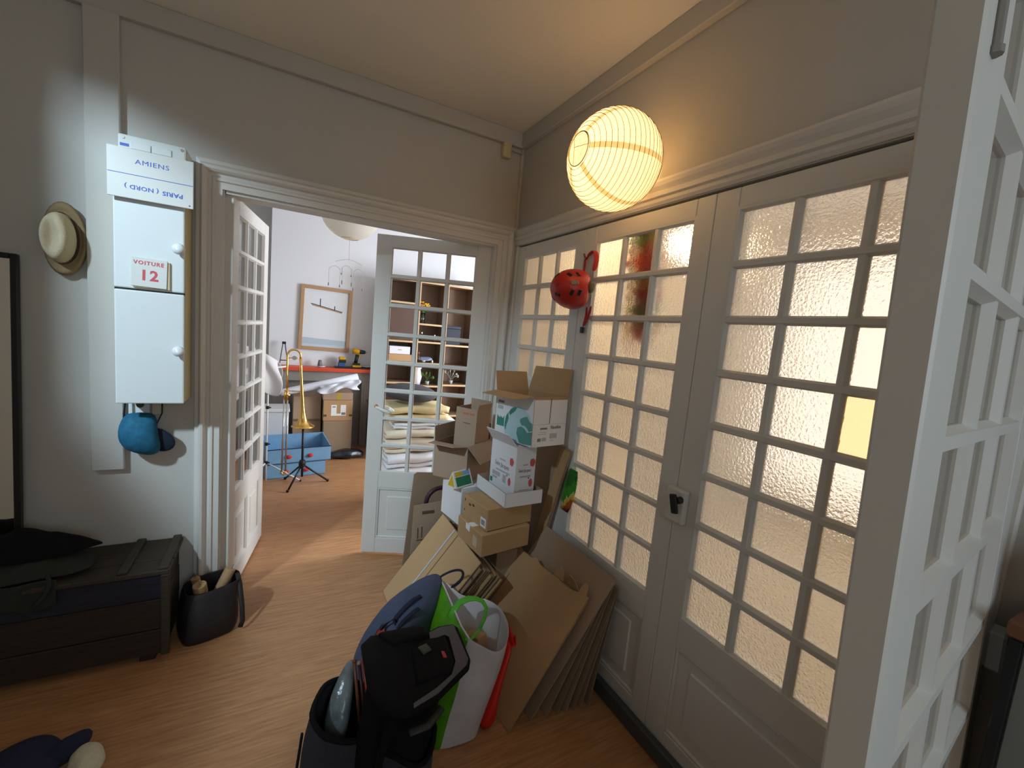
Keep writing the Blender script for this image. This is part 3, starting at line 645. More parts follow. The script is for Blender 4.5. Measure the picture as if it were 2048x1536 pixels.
# ================================================================ HALL: the heap of cartons in the corner
def face_mat(M4, face, w, d, h):
    # right-handed frame lying on a face: local x to the right, y up, z out of the face, origin at the face's lower left seen from outside
    if face == 'R': return M4 @ Matrix(((1, 0, 0, 0), (0, 0, -1, 0), (0, 1, 0, 0), (0, 0, 0, 1)))
    if face == 'L': return M4 @ T(0, d, 0) @ Matrix(((0, 0, -1, 0), (-1, 0, 0, 0), (0, 1, 0, 0), (0, 0, 0, 1)))
    if face == 'T': return M4 @ T(0, 0, h)
def patch(parent, fm, pts, mat, name='print', th=0.0008):
    g = G(); g.prism([fm @ Vector((x, y, 0.0002)) for x, y in pts], (fm.to_3x3() @ Vector((0, 0, th)))); return g.build(name, mat, parent)
def rect(u0, v0, u1, v1): return [(u0, v0), (u1, v0), (u1, v1), (u0, v1)]
def blob(cx, cy, rx, ry, n=14, j=0.0, seed=0.0): return [(cx + rx * math.cos(t) * (1 + j * mnoise.noise(Vector((math.cos(t) * 2, math.sin(t) * 2, seed)))), cy + ry * math.sin(t) * (1 + j * mnoise.noise(Vector((math.cos(t) * 2, math.sin(t) * 2, seed))))) for t in [2 * PI * k / n for k in range(n)]]
def bmat(pos, yaw, tx, ty): return T(*pos) @ RZ(yaw) @ RX(tx) @ RY(ty)
def closed_box(name, label, M4, w, d, h, mat, group=None):
    r = thing(name, label, 'box', mat=M4, group=group)
    g = G(); g.rbox(0, w, 0, d, 0, h, 0.003); g.build('carton', mat, r, local=True); return r
def open_box(name, label, M4, w, d, h, mat_out, mat_in, flaps=(), th=0.004, group=None, cat='box'):
    r = thing(name, label, cat, mat=M4, group=group)
    g = G()
    def plate(x0, x1, y0, y1, z0, z1, out):
        b0 = len(g.bm.faces); g.box(x0, x1, y0, y1, z0, z1); g.bm.faces.ensure_lookup_table()
        for f in g.bm.faces[b0:]:
            f.normal_update(); c = f.calc_center_median()
            f.material_index = 0 if (c - Vector((w / 2, d / 2, h / 2))).dot(Vector(out)) > ((Vector(((x0 + x1) / 2, (y0 + y1) / 2, (z0 + z1) / 2)) - Vector((w / 2, d / 2, h / 2))).dot(Vector(out)) + th * .3) else 1
    plate(0, w, 0, th, 0, h, (0, -1, 0)); plate(0, w, d - th, d, 0, h, (0, 1, 0))
    plate(0, th, th, d - th, 0, h, (-1, 0, 0)); plate(w - th, w, th, d - th, 0, h, (1, 0, 0)); plate(th, w - th, th, d - th, 0, th, (0, 0, -1))
    g.build('carton', [mat_out, mat_in], r, local=True)
    for side, ang, ln, tp in flaps:
        a = math.radians(ang); c, s = math.cos(a), math.sin(a)
        inw = {'R': Vector((0, 1, 0)), 'L': Vector((1, 0, 0)), 'B': Vector((0, -1, 0)), 'E': Vector((-1, 0, 0))}[side]
        p0, p1 = {'R': ((0, 0, h), (w, 0, h)), 'L': ((0, d, h), (0, 0, h)), 'B': ((w, d, h), (0, d, h)), 'E': ((w, 0, h), (w, d, h))}[side]
        p0, p1 = Vector(p0), Vector(p1); e = (p1 - p0).normalized(); dv = inw * c + Vector((0, 0, 1)) * s
        nrm = -inw * s + Vector((0, 0, 1)) * c                                      # the flap's outer side when closed
        q = [p0, p1, p1 + dv * ln - e * tp, p0 + dv * ln + e * tp]
        g = G(); n_ = len(q); a_ = [v + nrm * th * 0.5 for v in q]; b_ = [v - nrm * th * 0.5 for v in q]
        g.mi = 0; g.face(a_); g.mi = 1; g.face(list(reversed(b_)))
        for i in range(4): g.face([a_[i], b_[i], b_[(i + 1) % 4], a_[(i + 1) % 4]])
        g.build('flap', [mat_out, mat_in], r, local=True)
    return r

# flattened cartons leaning together under the stack
TB, TC, DD = Vector((0.909, 2.375, 0.532)), Vector((0.903, 1.815, 0.527)), Vector((-0.303, 0.156, -0.54))
NB = Vector((0.872, 0.0, -0.4895))
for k in range(11):
    off = NB * (0.0135 * k)
    jy = 0 if k == 0 else 0.045 * mnoise.noise(Vector((k * 1.7, 3.1, 0))) ; jt = 0 if k == 0 else -0.03 - 0.05 * abs(mnoise.noise(Vector((k * 2.3, 0.4, 9))))
    a, b = TB + off + Vector((0, 0.0, 0)), TC + off + Vector((0, -0.02 + jy - 0.004 * k, 0))
    a, b = a + DD * (-jt), b + DD * (-jt)
    def foot(p): return p + DD * ((p.z - 0.004 - 0.0005 * k) / 0.54)
    ORD = ['second', 'third', 'fourth', 'fifth', 'sixth', 'seventh', 'eighth', 'ninth', 'tenth', 'eleventh']
    lab = 'wide flattened brown carton with pale blue tape on top of the leaning bundle' if k == 0 else 'flattened brown carton, %s from the top of the leaning bundle' % ORD[k - 1]
    t = thing('flattened_carton', lab, 'cardboard', foot(b), group=None if k == 0 else 'flattened cartons bundled under the taped one')
    for q, th in ((0.0, 0.0045), (0.0058, 0.0045)):
        g = G(); g.sheet([a + NB * q, b + NB * q + Vector((0, 0.006 * (1 if q else 0), 0)), foot(b + NB * q), foot(a + NB * q)], -th)
        g.build('layer', [KRAFT_L, KRAFT, KRAFT_D][0 if k == 0 else (1 + k % 2)], t)
    if k == 0:
        up = -NB * 0.0065
        def on(f, s): return a + (b - a) * f + DD * s
        def strip(f, wd, s0, s1, mat, nm, u=1.0):
            g = G(); e = (b - a).normalized() * wd; g.sheet([on(f, s0) + up * u - e, on(f, s0) + up * u + e, on(f, s1) + up * u + e, on(f, s1) + up * u - e], -0.0006); g.build(nm, mat, t)
        strip(0.375, 0.006, 0.0, 0.93, BTAPE, 'tape'); strip(0.475, 0.002, 0.0, 0.96, INKD, 'slit', 0.85)

# a closed carton inside the heap carries the stack
sb = closed_box('support_carton', 'tall closed brown carton standing hidden under the stack of boxes', bmat((1.045, 1.90, 0.0), 0, 0, 0), 0.125, 0.52, 0.505, KRAFT_D)
# lowest long box of the stack
m1 = bmat((0.914, 1.83, 0.533), 6.3, 1.1, -1.0); w_, d_, h_ = 0.297, 0.257, 0.118
b1 = closed_box('carton', 'plain brown carton with torn tape lowest in the stack', m1, w_, d_, h_, KRAFT)
fm = face_mat(m1, 'L', w_, d_, h_)
patch(b1, fm, rect(0.17, 0.03, 0.21, 0.085), TAPE, 'tape'); patch(b1, face_mat(m1, 'T', w_, d_, h_), [(0.0, .105), (0.045, .10), (0.05, .14), (0.02, .15), (0.0, .15)], LABELW, 'torn_label')
patch(b1, fm, [(0.09, 0.085), (0.13, 0.08), (0.135, 0.117), (0.09, 0.117)], LABELW, 'torn_label')
# box with the barcode
m2 = bmat((0.944, 1.85, 0.6565), 7.6, -0.6, -0.3); w_, d_, h_ = 0.286, 0.248, 0.115
b2 = closed_box('barcode_carton', 'brown carton with white barcode label second from the bottom of the stack', m2, w_, d_, h_, KRAFT)
fm = face_mat(m2, 'L', w_, d_, h_); patch(b2, fm, rect(0.188, 0.012, 0.238, 0.06), LABELW, 'label')
for k in range(9): patch(b2, fm @ T(0, 0, 0.0008), rect(0.196 + .004 * k, 0.022, 0.1975 + .004 * k + .001 * (k % 3 == 0), 0.05), INK, 'barcode_bar')
for p in (rect(0.02, 0.085, 0.028, 0.098), blob(0.11, 0.088, 0.012, 0.007), blob(0.075, 0.08, 0.012, 0.007), rect(0.02, 0.03, 0.026, 0.042)): patch(b2, fm, p, INKD, 'print')
# shallow white tray
m3 = bmat((1.032, 1.84, 0.776), 2.7, 0, 0); w_, d_, h_ = 0.228, 0.328, 0.074
b3 = open_box('white_tray', 'shallow white cardboard tray under the red-printed white carton', m3, w_, d_, h_, CARDW, KRAFT_G, cat='tray')
# white carton printed Saint Jacques
m4 = bmat((1.10, 1.88, 0.784), 6.8, -1.2, 0.4); w_, d_, h_ = 0.130, 0.240, 0.292
b4 = open_box('fruit_carton', 'tall white carton with red fruit prints standing in the white tray', m4, w_, d_, h_, CARDW, CARDW, flaps=(('L', 128, 0.085, 0.012), ('R', 12, 0.12, 0.004), ('E', 4, 0.06, 0.004)))
def fruit_print(fm, w, k, both):
    text('Saint Jacques', 0.036 * k, fm @ T(w * .47, 0.165, 0.0006) @ RZ(-2), INK, b4, sx=0.72 if both else 0.62, local=False)
    patch(b4, fm, rect(w * .36, 0.192, w * .60, 0.199), GREYINK); patch(b4, fm, rect(w * .25, 0.128, w * .78, 0.137), GREYINK)
    patch(b4, fm, blob(w * .84, 0.205, 0.018, 0.022, 14, .25, 2), REDINK, 'fruit_print')
    patch(b4, fm, blob(w * .80, 0.095, 0.013, 0.022, 12, .3, 4), REDINK, 'fruit_print'); patch(b4, fm, blob(w * .69, 0.122, 0.005, 0.005), INK)
fm = face_mat(m4, 'L', w_, d_, h_); fruit_print(fm, d_, 1.0, True)
patch(b4, fm, rect(0.025, 0.095, 0.10, 0.118), GREYINK); patch(b4, fm, rect(0.025, 0.078, 0.075, 0.09), GREYINK)
patch(b4, fm, rect(0.128, 0.075, 0.158, 0.118), GREYINK); patch(b4, fm, rect(0.008, 0.05, 0.03, 0.075), GREENINK)
fm = face_mat(m4, 'R', w_, d_, h_); fruit_print(fm, w_, 0.72, False); patch(b4, fm, rect(w_ * .25, 0.058, w_ * .72, 0.061), GREYINK)
# white paper carton with the globe, open on top
m5 = bmat((1.131, 1.80, 1.099), 9.6, -2.2, 0.6); w_, d_, h_ = 0.231, 0.326, 0.256
b5 = open_box('globe_carton', 'open white carton printed with a green globe on top of the heap', m5, w_, d_, h_, CARDW, KRAFT, flaps=(('L', 186, 0.115, 0.022), ('B', 104, 0.11, 0.004), ('E', 103, 0.15, 0.012), ('R', -82, 0.085, 0.006)))
fm = face_mat(m5, 'L', w_, d_, h_)
globe = blob(0.208, 0.072, 0.118, 0.118, 40)
globe = [(min(x, 0.322), max(y, 0.004)) for x, y in globe]
patch(b5, fm, globe, PALEBLUE, 'globe_print')
f2 = fm @ T(0, 0, 0.0008)
patch(b5, f2, [(0.222, 0.128), (0.245, 0.14), (0.275, 0.15), (0.30, 0.125), (0.32, 0.12), (0.322, 0.085), (0.30, 0.075), (0.28, 0.092), (0.262, 0.10), (0.24, 0.098), (0.222, 0.115)], TEAL, 'globe_print')
patch(b5, f2, [(0.205, 0.082), (0.235, 0.092), (0.262, 0.085), (0.285, 0.068), (0.322, 0.078), (0.322, 0.01), (0.262, 0.004), (0.228, 0.004), (0.212, 0.03), (0.20, 0.05)], TEAL, 'globe_print')
patch(b5, f2, [(0.125, 0.152), (0.142, 0.172), (0.165, 0.184), (0.19, 0.184), (0.175, 0.162), (0.152, 0.148), (0.135, 0.135)], GREENINK, 'globe_print')
patch(b5, f2, [(0.094, 0.098), (0.102, 0.128), (0.118, 0.148), (0.124, 0.115), (0.112, 0.085), (0.102, 0.05), (0.093, 0.07)], GREENINK, 'globe_print')
forest = [(0.02, 0.065), (0.02, 0.118)] + [(0.02 + 0.065 * k / 14, 0.108 + (0.016 if k % 2 else 0) * (0.6 + 0.4 * math.sin(k * 2.1))) for k in range(1, 14)] + [(0.085, 0.118), (0.085, 0.065)]
patch(b5, fm, forest, GREENINK, 'forest_print')
patch(b5, fm, rect(0.022, 0.192, 0.075, 0.206), INK); patch(b5, fm, rect(0.022, 0.158, 0.07, 0.178), GREYINK)
fm = face_mat(m5, 'R', w_, d_, h_)
text('Nautilus', 0.026, fm @ T(0.158, 0.098, 0.0006), INK, b5, bold=0.0005, sx=0.85)
patch(b5, fm, rect(0.05, 0.089, 0.098, 0.098), INK); text('80', 0.024, fm @ T(0.047, 0.035, 0.0006), INK, b5, bold=0.0008)
for p in (rect(0.045, 0.073, 0.09, 0.076), rect(0.038, 0.063, 0.095, 0.066), rect(0.066, 0.028, 0.095, 0.046), rect(0.12, 0.04, 0.17, 0.066), rect(0.12, 0.028, 0.15, 0.031)): patch(b5, fm, p, GREYINK)
patch(b5, fm, [(0.1095, 0.118), (0.1125, 0.118), (0.1155, 0.256), (0.1105, 0.256)], INKD, 'slit'); patch(b5, fm, rect(0, 0.115, 0.231, 0.1165), GREYINK, 'crease')
# white box behind with a small gable carton, open brown carton and inner carton
m6 = bmat((0.938, 2.19, 0.535), 8, 0, 0); b6 = closed_box('white_carton', 'plain white carton behind the barcode box beside the doorway', m6, 0.20, 0.231, 0.228, CARDW)
gc = thing('gable_carton', 'small green and yellow gable-topped carton lying by the white tray', 'carton', mat=T(0.893, 2.175, 0.768) @ RZ(22))
g = G(); g.prism([(0.0, -0.004, 0), (0.0, 0.075, 0), (0.0, 0.036, 0.088)], (0.135, 0, 0)); g.build('carton', CARDW, gc, local=True)
ny = Vector((0, -0.088, 0.040)).normalized()
def gp(u0, v0, u1, v1, m_):
    f = lambda u, v: Vector((u, -0.004 + 0.040 * v, 0.088 * v)) + ny * 0.0006
    g = G(); g.sheet([f(u0, v0), f(u1, v0), f(u1, v1), f(u0, v1)], 0.0006); g.build('print', m_, gc, local=True)
YEL = M('yellow_ink', (0.62, 0.38, 0.02), 0.5); GRN = M('green_print', (0.012, 0.16, 0.07), 0.5); BLU = M('light_blue_print', (0.20, 0.36, 0.62), 0.5)
gp(0.012, 0.08, 0.125, 0.62, GRN); gp(0.012, 0.66, 0.07, 0.92, YEL); gp(0.072, 0.66, 0.125, 0.92, BLU)
g = G(); g.prism([(-0.0006, 0.008, 0.006), (-0.0006, 0.064, 0.006), (-0.0006, 0.036, 0.075)], (-0.0006, 0, 0)); g.build('print', YEL, gc, local=True)
m7 = bmat((0.98, 2.24, 0.772), 36.5, -1.0, 0); w_, d_, h_ = 0.274, 0.233, 0.212
b7 = open_box('open_carton', 'open brown carton with spread flaps left of the globe carton', m7, w_, d_, h_, KRAFT_G, KRAFT_G, flaps=(('L', 172, 0.11, 0.03), ('R', 232, 0.12, 0.03), ('E', 100, 0.10, 0.01), ('B', 96, 0.09, 0.01)))
m8 = bmat((1.040, 2.300, 0.782), 34, 0.6, 0.4); w_, d_, h_ = 0.160, 0.150, 0.410
b8 = open_box('inner_carton', 'upright brown carton with faded red print standing in the open carton', m8, w_, d_, h_, KRAFT_G, KRAFT_G, flaps=(('R', 96, 0.03, 0.004), ('E', 85, 0.04, 0.004)))
fm = face_mat(m8, 'L', w_, d_, h_)
patch(b8, fm, rect(0.05, 0.372, 0.095, 0.384), REDINK2); patch(b8, fm, rect(0.10, 0.372, 0.132, 0.384), REDINK2); patch(b8, fm, rect(0.06, 0.318, 0.11, 0.322), INKD)
# cartons standing against the open leaf
ds = thing('flattened_carton', 'tall dark brown flattened carton leaning by the open white leaf', 'cardboard', (0.9, 2.76, 0))
g = G(); g.sheet([(0.775, 2.735, 0.003), (1.20, 2.735, 0.003), (1.16, 2.80, 0.60), (1.00, 2.80, 0.645), (0.86, 2.80, 0.66), (0.838, 2.80, 0.645)], -0.008); g.build('sheet', KRAFT_D, ds)
us = thing('flattened_carton', 'short flattened carton with dark printed strokes before the tall dark one', 'cardboard', (0.9, 2.6, 0))
A_ = lambda x, z: Vector((x, 2.53 + 0.10 * z, z))
g = G(); g.sheet([A_(0.765, 0.003), A_(1.10, 0.003), A_(1.11, 0.535), A_(0.786, 0.515)], -0.007); g.build('sheet', KRAFT_G, us)
for x0, x1, z0, z1 in ((0.812, 0.818, 0.30, 0.37), (0.838, 0.844, 0.305, 0.375), (0.808, 0.850, 0.288, 0.294), (0.84, 0.92, 0.455, 0.475)):
    g = G(); g.sheet([A_(x0, z0) + Vector((0, -.0015, 0)), A_(x1, z0) + Vector((0, -.0015, 0)), A_(x1, z1) + Vector((0, -.0015, 0)), A_(x0, z1) + Vector((0, -.0015, 0))], 0.0006); g.build('print', INKD, us)
pu = thing('bag_handle_loop', 'dark purple padded bag handle showing behind the white carton', 'bag', (0.95, 2.66, 0.3))
g = G(); g.tube([(0.885, 2.655, 0.003), (0.888, 2.655, 0.46)] + [(0.985 - 0.095 * math.cos(k / 10 * PI), 2.66, 0.50 + 0.09 * math.sin(k / 10 * PI)) for k in range(11)] + [(1.08, 2.655, 0.46), (1.082, 2.655, 0.003)], 0.016, 8); g.build('loop', M('dark_purple_vinyl', (0.045, 0.006, 0.02), 0.5), pu, smooth=True)

# flattened cartons leaning on the frosted doors, front to back
def leaner(label, pts, mat, th=0.006, torn=None, group=None, second=True):
    t = thing('flattened_carton', label, 'cardboard', pts[0], group=group)
    a, b, c, d = [Vector(p) for p in pts]      # near bottom, far bottom, far top, near top
    n = (b - a).cross(d - a).normalized()
    if n.x > 0: n = -n
    top = [c, d]
    if torn:
        top = []
        for k in range(torn + 1):
            f = k / torn; p = c * (1 - f) + d * f; s = 0.0 if k in (0, torn) else 0.035 * mnoise.noise(Vector((k * 1.9, 2.2, 7.7))) - 0.012
            top.append(p + (c - b).normalized() * s)
    g = G(); g.sheet([a, b] + top, th); 
    o = g.build('sheet', mat, t)
    if second:
        q = -n * (th + 0.004); g = G(); g.sheet([a + q + (b - a) * .01, b + q, c + q - (c - b) * 0.02, d + q - (d - a) * 0.03], th); g.build('sheet', mat, t)
    return t, n
f1, n1 = leaner('large flattened brown carton with torn top edge nearest the bags', [(0.885, 1.372, 0.004), (0.835, 1.96, 0.004), (1.200, 1.93, 0.507), (1.262, 1.40, 0.505)], KRAFT, 0.005, 14)
# torn flaps of paper at the top edge of the first sheet, its left fold
for k, (f, l, wd, an) in enumerate(((0.62, 0.05, 0.07, 35), (0.80, 0.07, 0.09, 60), (0.93, 0.055, 0.05, 25))):
    p = lerp((1.200, 1.93, 0.507), (1.262, 1.40, 0.505), f); up = (n1 * math.sin(math.radians(an)) + Vector((0.6, 0, 0.75)) * math.cos(math.radians(an))).normalized(); e = Vector((0.07, -0.53, 0)).normalized()
    g = G(); g.sheet([p - e * wd * .5 - up * .015, p + e * wd * .5 - up * .012, p + e * wd * .35 + up * l * .8, p + e * wd * .05 + up * l, p - e * wd * .3 + up * l * .5], 0.003); g.build('torn_flap', KRAFT_L if k != 1 else KRAFT, f1)
g = G(); a_, b_ = Vector((0.845, 1.90, 0.012)), Vector((1.213, 1.87, 0.495)); g.sheet([a_ + n1 * .009, a_ + n1 * .009 + Vector((0, -.004, 0)), b_ + n1 * .009 + Vector((0, -.004, 0)), b_ + n1 * .009], 0.001); g.build('fold', INKD, f1)
f2_, n2 = leaner('flattened brown carton behind the torn one reaching up to the frosted panes', [(1.002, 1.385, 0.004), (0.985, 1.99, 0.004), (1.345, 1.90, 0.612), (1.350, 1.335, 0.608)], KRAFT_G, 0.005, second=False)
BK = [(1.075, 1.372), (1.125, 1.362), (1.165, 1.355), (1.205, 1.350), (1.245, 1.350), (1.285, 1.345)]
for k, (x, y) in enumerate(BK):
    zt_ = 0.60 - 0.012 * k + 0.03 * mnoise.noise(Vector((k * 3.3, 1, 1)))
    leaner('flattened brown carton leaning on the frosted doors, %s behind the torn one' % ORD[k], [(x, y, 0.004), (x - .01, y + 0.45, 0.004), (1.356 + 0.0055 * k, y + .42, zt_), (1.358 + 0.0055 * k, y - 0.012 + .008 * (k % 3), zt_)], KRAFT_D if k % 2 else KRAFT_G, 0.0035, group='flattened cartons leaning on the frosted doors', second=False)
tb = thing('flattened_carton', 'tall narrow flattened carton standing behind the stack under the globe carton', 'cardboard', (1.2, 1.85, 0))
g = G(); g.sheet([(1.335, 2.05, 0.004), (1.335, 2.40, 0.004), (1.386, 2.13, 1.075), (1.384, 1.80, 1.07)], 0.008); g.build('sheet', KRAFT_G, tb)
g = G(); g.sheet([(1.325, 2.06, 0.004), (1.325, 2.14, 0.004), (1.377, 1.885, 1.06), (1.375, 1.805, 1.06)], 0.006); g.build('fold', KRAFT_L, tb)
# bright packet hanging on the door edge behind the tall carton
pk = thing('seed_packet', 'green and yellow glossy packet hanging by the frosted doors', 'packet', (1.38, 1.78, 0.85))
g = G(); rings = []
for i in range(9):
    f = i / 8; z = 0.74 + 0.24 * f; a = 0.052 * (1 - 0.35 * abs(2 * f - 1) ** 3); cy = 1.80 - 0.045 * f
    rings.append([Vector((1.378 + 0.016 * math.cos(t) * math.sin(PI * min(max(f, .08), .92)), cy + a * math.sin(t), z)) for t in [2 * PI * j / 16 for j in range(16)]])
def packet_mat():
    m, nt, N, L = nodes('packet_print'); b = N['Principled BSDF']; b.inputs['Roughness'].default_value = 0.3
    tc = N.new('ShaderNodeTexCoord'); sp = N.new('ShaderNodeSeparateXYZ'); L.new(tc.outputs['Generated'], sp.inputs[0])
    nz = N.new('ShaderNodeTexNoise'); nz.inputs['Scale'].default_value = 6.0; L.new(tc.outputs['Generated'], nz.inputs[0])
    ma = N.new('ShaderNodeMath'); ma.operation = 'MULTIPLY_ADD'; ma.inputs[1].default_value = 0.35; L.new(nz.outputs[0], ma.inputs[0])
    m2 = N.new('ShaderNodeMath'); m2.operation = 'MULTIPLY_ADD'; m2.inputs[1].default_value = 0.45; L.new(sp.outputs[1], m2.inputs[0]); L.new(sp.outputs[2], m2.inputs[2]); L.new(m2.outputs[0], ma.inputs[2])
    r = N.new('ShaderNodeValToRGB'); L.new(ma.outputs[0], r.inputs[0]); r.color_ramp.interpolation = 'CONSTANT'
    r.color_ramp.elements[0].color = (0.10, 0.02, 0.03, 1); r.color_ramp.elements[1].position = 0.42; r.color_ramp.elements[1].color = (0.45, 0.10, 0.02, 1)
    for p, c in ((0.58, (0.75, 0.50, 0.06, 1)), (0.68, (0.70, 0.68, 0.35, 1)), (0.72, (0.04, 0.30, 0.02, 1)), (1.0, (0.015, 0.15, 0.012, 1))):
        e = r.color_ramp.elements.new(p); e.color = c
    L.new(r.outputs[0], b.inputs['Base Color']); return m
g.loft(rings); g.build('packet', packet_mat(), pk, smooth=True)

# ================================================================ HALL: bags in the foreground
BLUEG = M('blue_grey_nylon', (0.055, 0.072, 0.125), 0.75, vary=0.3, vs=14, bump=1.0, bs=11)
NAVYW = M('navy_webbing', (0.010, 0.012, 0.035), 0.8)
bb = thing('blue_backpack', 'blue-grey backpack with navy webbing loops slumped behind the black backpack', 'backpack', (0.50, 1.76, 0))
rings = []
for z, cx, cy, a, b in ((0.003, 0.465, 1.765, 0.13, 0.10), (0.06, 0.47, 1.765, 0.16, 0.12), (0.15, 0.475, 1.765, 0.165, 0.125), (0.26, 0.49, 1.77, 0.165, 0.12), (0.34, 0.525, 1.78, 0.15, 0.11), (0.40, 0.575, 1.80, 0.125, 0.095), (0.44, 0.625, 1.82, 0.09, 0.07), (0.468, 0.665, 1.835, 0.05, 0.045), (0.476, 0.68, 1.84, 0.02, 0.02)):
    rings.append([q + (q - Vector((cx, cy, z))).normalized() * 0.022 * mnoise.noise(q * 11) for q in sup((cx, cy), a, b, z, 32, 2.6, 0.35)])
g = G(); g.loft(rings); g.build('pack_body', BLUEG, bb, smooth=True, sub=1)
g = G(); g.tube([(0.70, 1.84, 0.462), (0.736, 1.845, 0.475), (0.762, 1.814, 0.505), (0.797, 1.793, 0.515), (0.806, 1.772, 0.505), (0.785, 1.757, 0.475), (0.745, 1.785, 0.435)], 0.0085, 8, flat=.4); g.build('grab_handle', NAVYW, bb, smooth=True, sub=2)
def onbag(pts, r, nm, m): g = G(); g.tube(pts, r, 8, flat=.5); return g.build(nm, m, bb, smooth=True)
onbag([(0.592, 1.755, 0.447), (0.560, 1.745, 0.447), (0.515, 1.732, 0.425), (0.475, 1.715, 0.40), (0.470, 1.705, 0.375)], 0.012, 'webbing_loop', NAVYW)
onbag([(0.570, 1.700, 0.428), (0.545, 1.695, 0.420), (0.505, 1.690, 0.395), (0.475, 1.685, 0.37), (0.468, 1.672, 0.34)], 0.011, 'webbing_loop', NAVYW)
g = G(); g.sheet([(0.388, 1.690, 0.372), (0.425, 1.715, 0.392), (0.420, 1.665, 0.350), (0.365, 1.672, 0.325)], 0.004); g.build('red_patch', M('faded_red_patch', (0.30, 0.045, 0.03), 0.8), bb)
g = G(); g.tube([(0.355, 1.70, 0.30), (0.42, 1.70, 0.385), (0.46, 1.70, 0.405), (0.50, 1.69, 0.30), (0.49, 1.66, 0.15)], 0.006, 6); g.build('seam', NAVYW, bb, smooth=True)

# white and green shopping bag
PPW = M('white_woven_plastic', (0.62, 0.59, 0.60), 0.5, vary=0.05, vs=12, bump=0.5, bs=13)
PPG = M('green_print_plastic', (0.10, 0.34, 0.008), 0.45, vary=0.45, vs=16, bump=0.15, bs=24)
GRH = M('bright_green_webbing', (0.10, 0.46, 0.03), 0.5)
sbg = thing('shopping_bag', 'large white shopping bag with green printed side and green handles', 'bag', (0.70, 1.51, 0))
RIM = [(0.72, 1.86, 0.445), (0.76, 1.815, 0.43), (0.785, 1.77, 0.405), (0.83, 1.735, 0.40), (0.89, 1.70, 0.405), (0.925, 1.64, 0.405), (0.93, 1.56, 0.40), (0.91, 1.48, 0.395), (0.87, 1.42, 0.385), (0.81, 1.375, 0.385), (0.765, 1.385, 0.405), (0.735, 1.40, 0.425), (0.70, 1.44, 0.43), (0.695, 1.51, 0.435), (0.70, 1.59, 0.44), (0.705, 1.67, 0.445), (0.71, 1.75, 0.45), (0.715, 1.82, 0.45)]
BASE = [(0.62, 1.60), (0.65, 1.61), (0.69, 1.61), (0.72, 1.60), (0.75, 1.585), (0.775, 1.565), (0.785, 1.535), (0.785, 1.49), (0.775, 1.44), (0.755, 1.405), (0.72, 1.398), (0.65, 1.403), (0.60, 1.41), (0.572, 1.44), (0.565, 1.48), (0.57, 1.52), (0.585, 1.56), (0.60, 1.585)]
NR = len(RIM); rings = []
for f in (0.0, 0.08, 0.3, 0.55, 0.75, 0.88, 0.95, 1.0):
    row = []
    for i in range(NR):
        bx, by = BASE[i]; rx_, ry_, rz_ = RIM[i]
        x = bx + (rx_ - bx) * f ** 0.9; y = by + (ry_ - by) * f ** 1.2; z = 0.003 + (rz_ - 0.003) * f
        if 0 < f < 1:
            bul = math.sin(PI * f ** 1.6) * (0.055 if 12 < i <= 17 else 0.015); c = Vector((0.69, 1.52, 0)).lerp(Vector((0.80, 1.6, 0)), f)
            o = (Vector((x, y, 0)) - c).normalized() * bul; x += o.x; y += o.y
            n_ = Vector((x * 14, y * 14, z * 10)); x += 0.016 * mnoise.noise(n_); y += 0.016 * mnoise.noise(n_ + Vector((5, 5, 5)))
        row.append(Vector((x, y, z)))
    rings.append(row)
g = G(); g.loft(rings, caps=False); g.face(list(reversed(rings[0])))
g.bm.faces.ensure_lookup_table()
g.build('bag_body', PPW, sbg, smooth=True, solid=0.002, sub=2)
GI = [12, 13, 14, 15, 16, 17, 0]
g = G(); gr = []
for r_ in rings:
    c = sum(r_, Vector()) / NR; gr.append([v + Vector(((v - c).x, (v - c).y, 0)).normalized() * 0.006 for v in [r_[i] for i in GI]])
g.loft(gr, caps=False, ring_closed=False); g.build('green_side', PPG, sbg, smooth=True, sub=2)
g = G(); g.tube([rings[-1][i] + Vector((0, 0, 0.003)) for i in GI], 0.004, 6); g.build('white_hem', PPW, sbg, smooth=True)
g = G(); g.tube([(0.675, 1.60, 0.42), (0.700, 1.612, 0.445), (0.725, 1.625, 0.465), (0.760, 1.605, 0.49), (0.790, 1.586, 0.495), (0.814, 1.570, 0.485), (0.827, 1.558, 0.462), (0.816, 1.544, 0.42), (0.79, 1.526, 0.395)], [0.018, 0.018, 0.017, 0.014, 0.010, 0.009, 0.009, 0.008, 0.007], 8, flat=.18); g.build('handle', GRH, sbg, smooth=True)
g = G(); g.tube([(0.79, 1.526, 0.395), (0.75, 1.50, 0.388), (0.722, 1.478, 0.392), (0.695, 1.452, 0.40), (0.69, 1.445, 0.43)], 0.007, 8, flat=.4); g.build('handle', GRH, sbg, smooth=True)
ic = thing('small_carton', 'small brown carton inside the white shopping bag', 'box', mat=T(0.795, 1.49, 0.22) @ RZ(22) @ RX(-16))
g = G(); g.rbox(0, 0.055, 0, 0.09, 0, 0.135, 0.002); g.build('carton', KRAFT, ic, local=True)
dk = tag(G().ball((0.74, 1.58, 0.20), (0.085, 0.10, 0.09), 20, 12, None, 0.25, 14).build('wrapped_bundle', M('maroon_plastic_bundle', (0.10, 0.035, 0.035), 0.35, bump=0.3, bs=30), smooth=True, sub=1), 'maroon plastic bundle inside the white shopping bag', 'bundle')
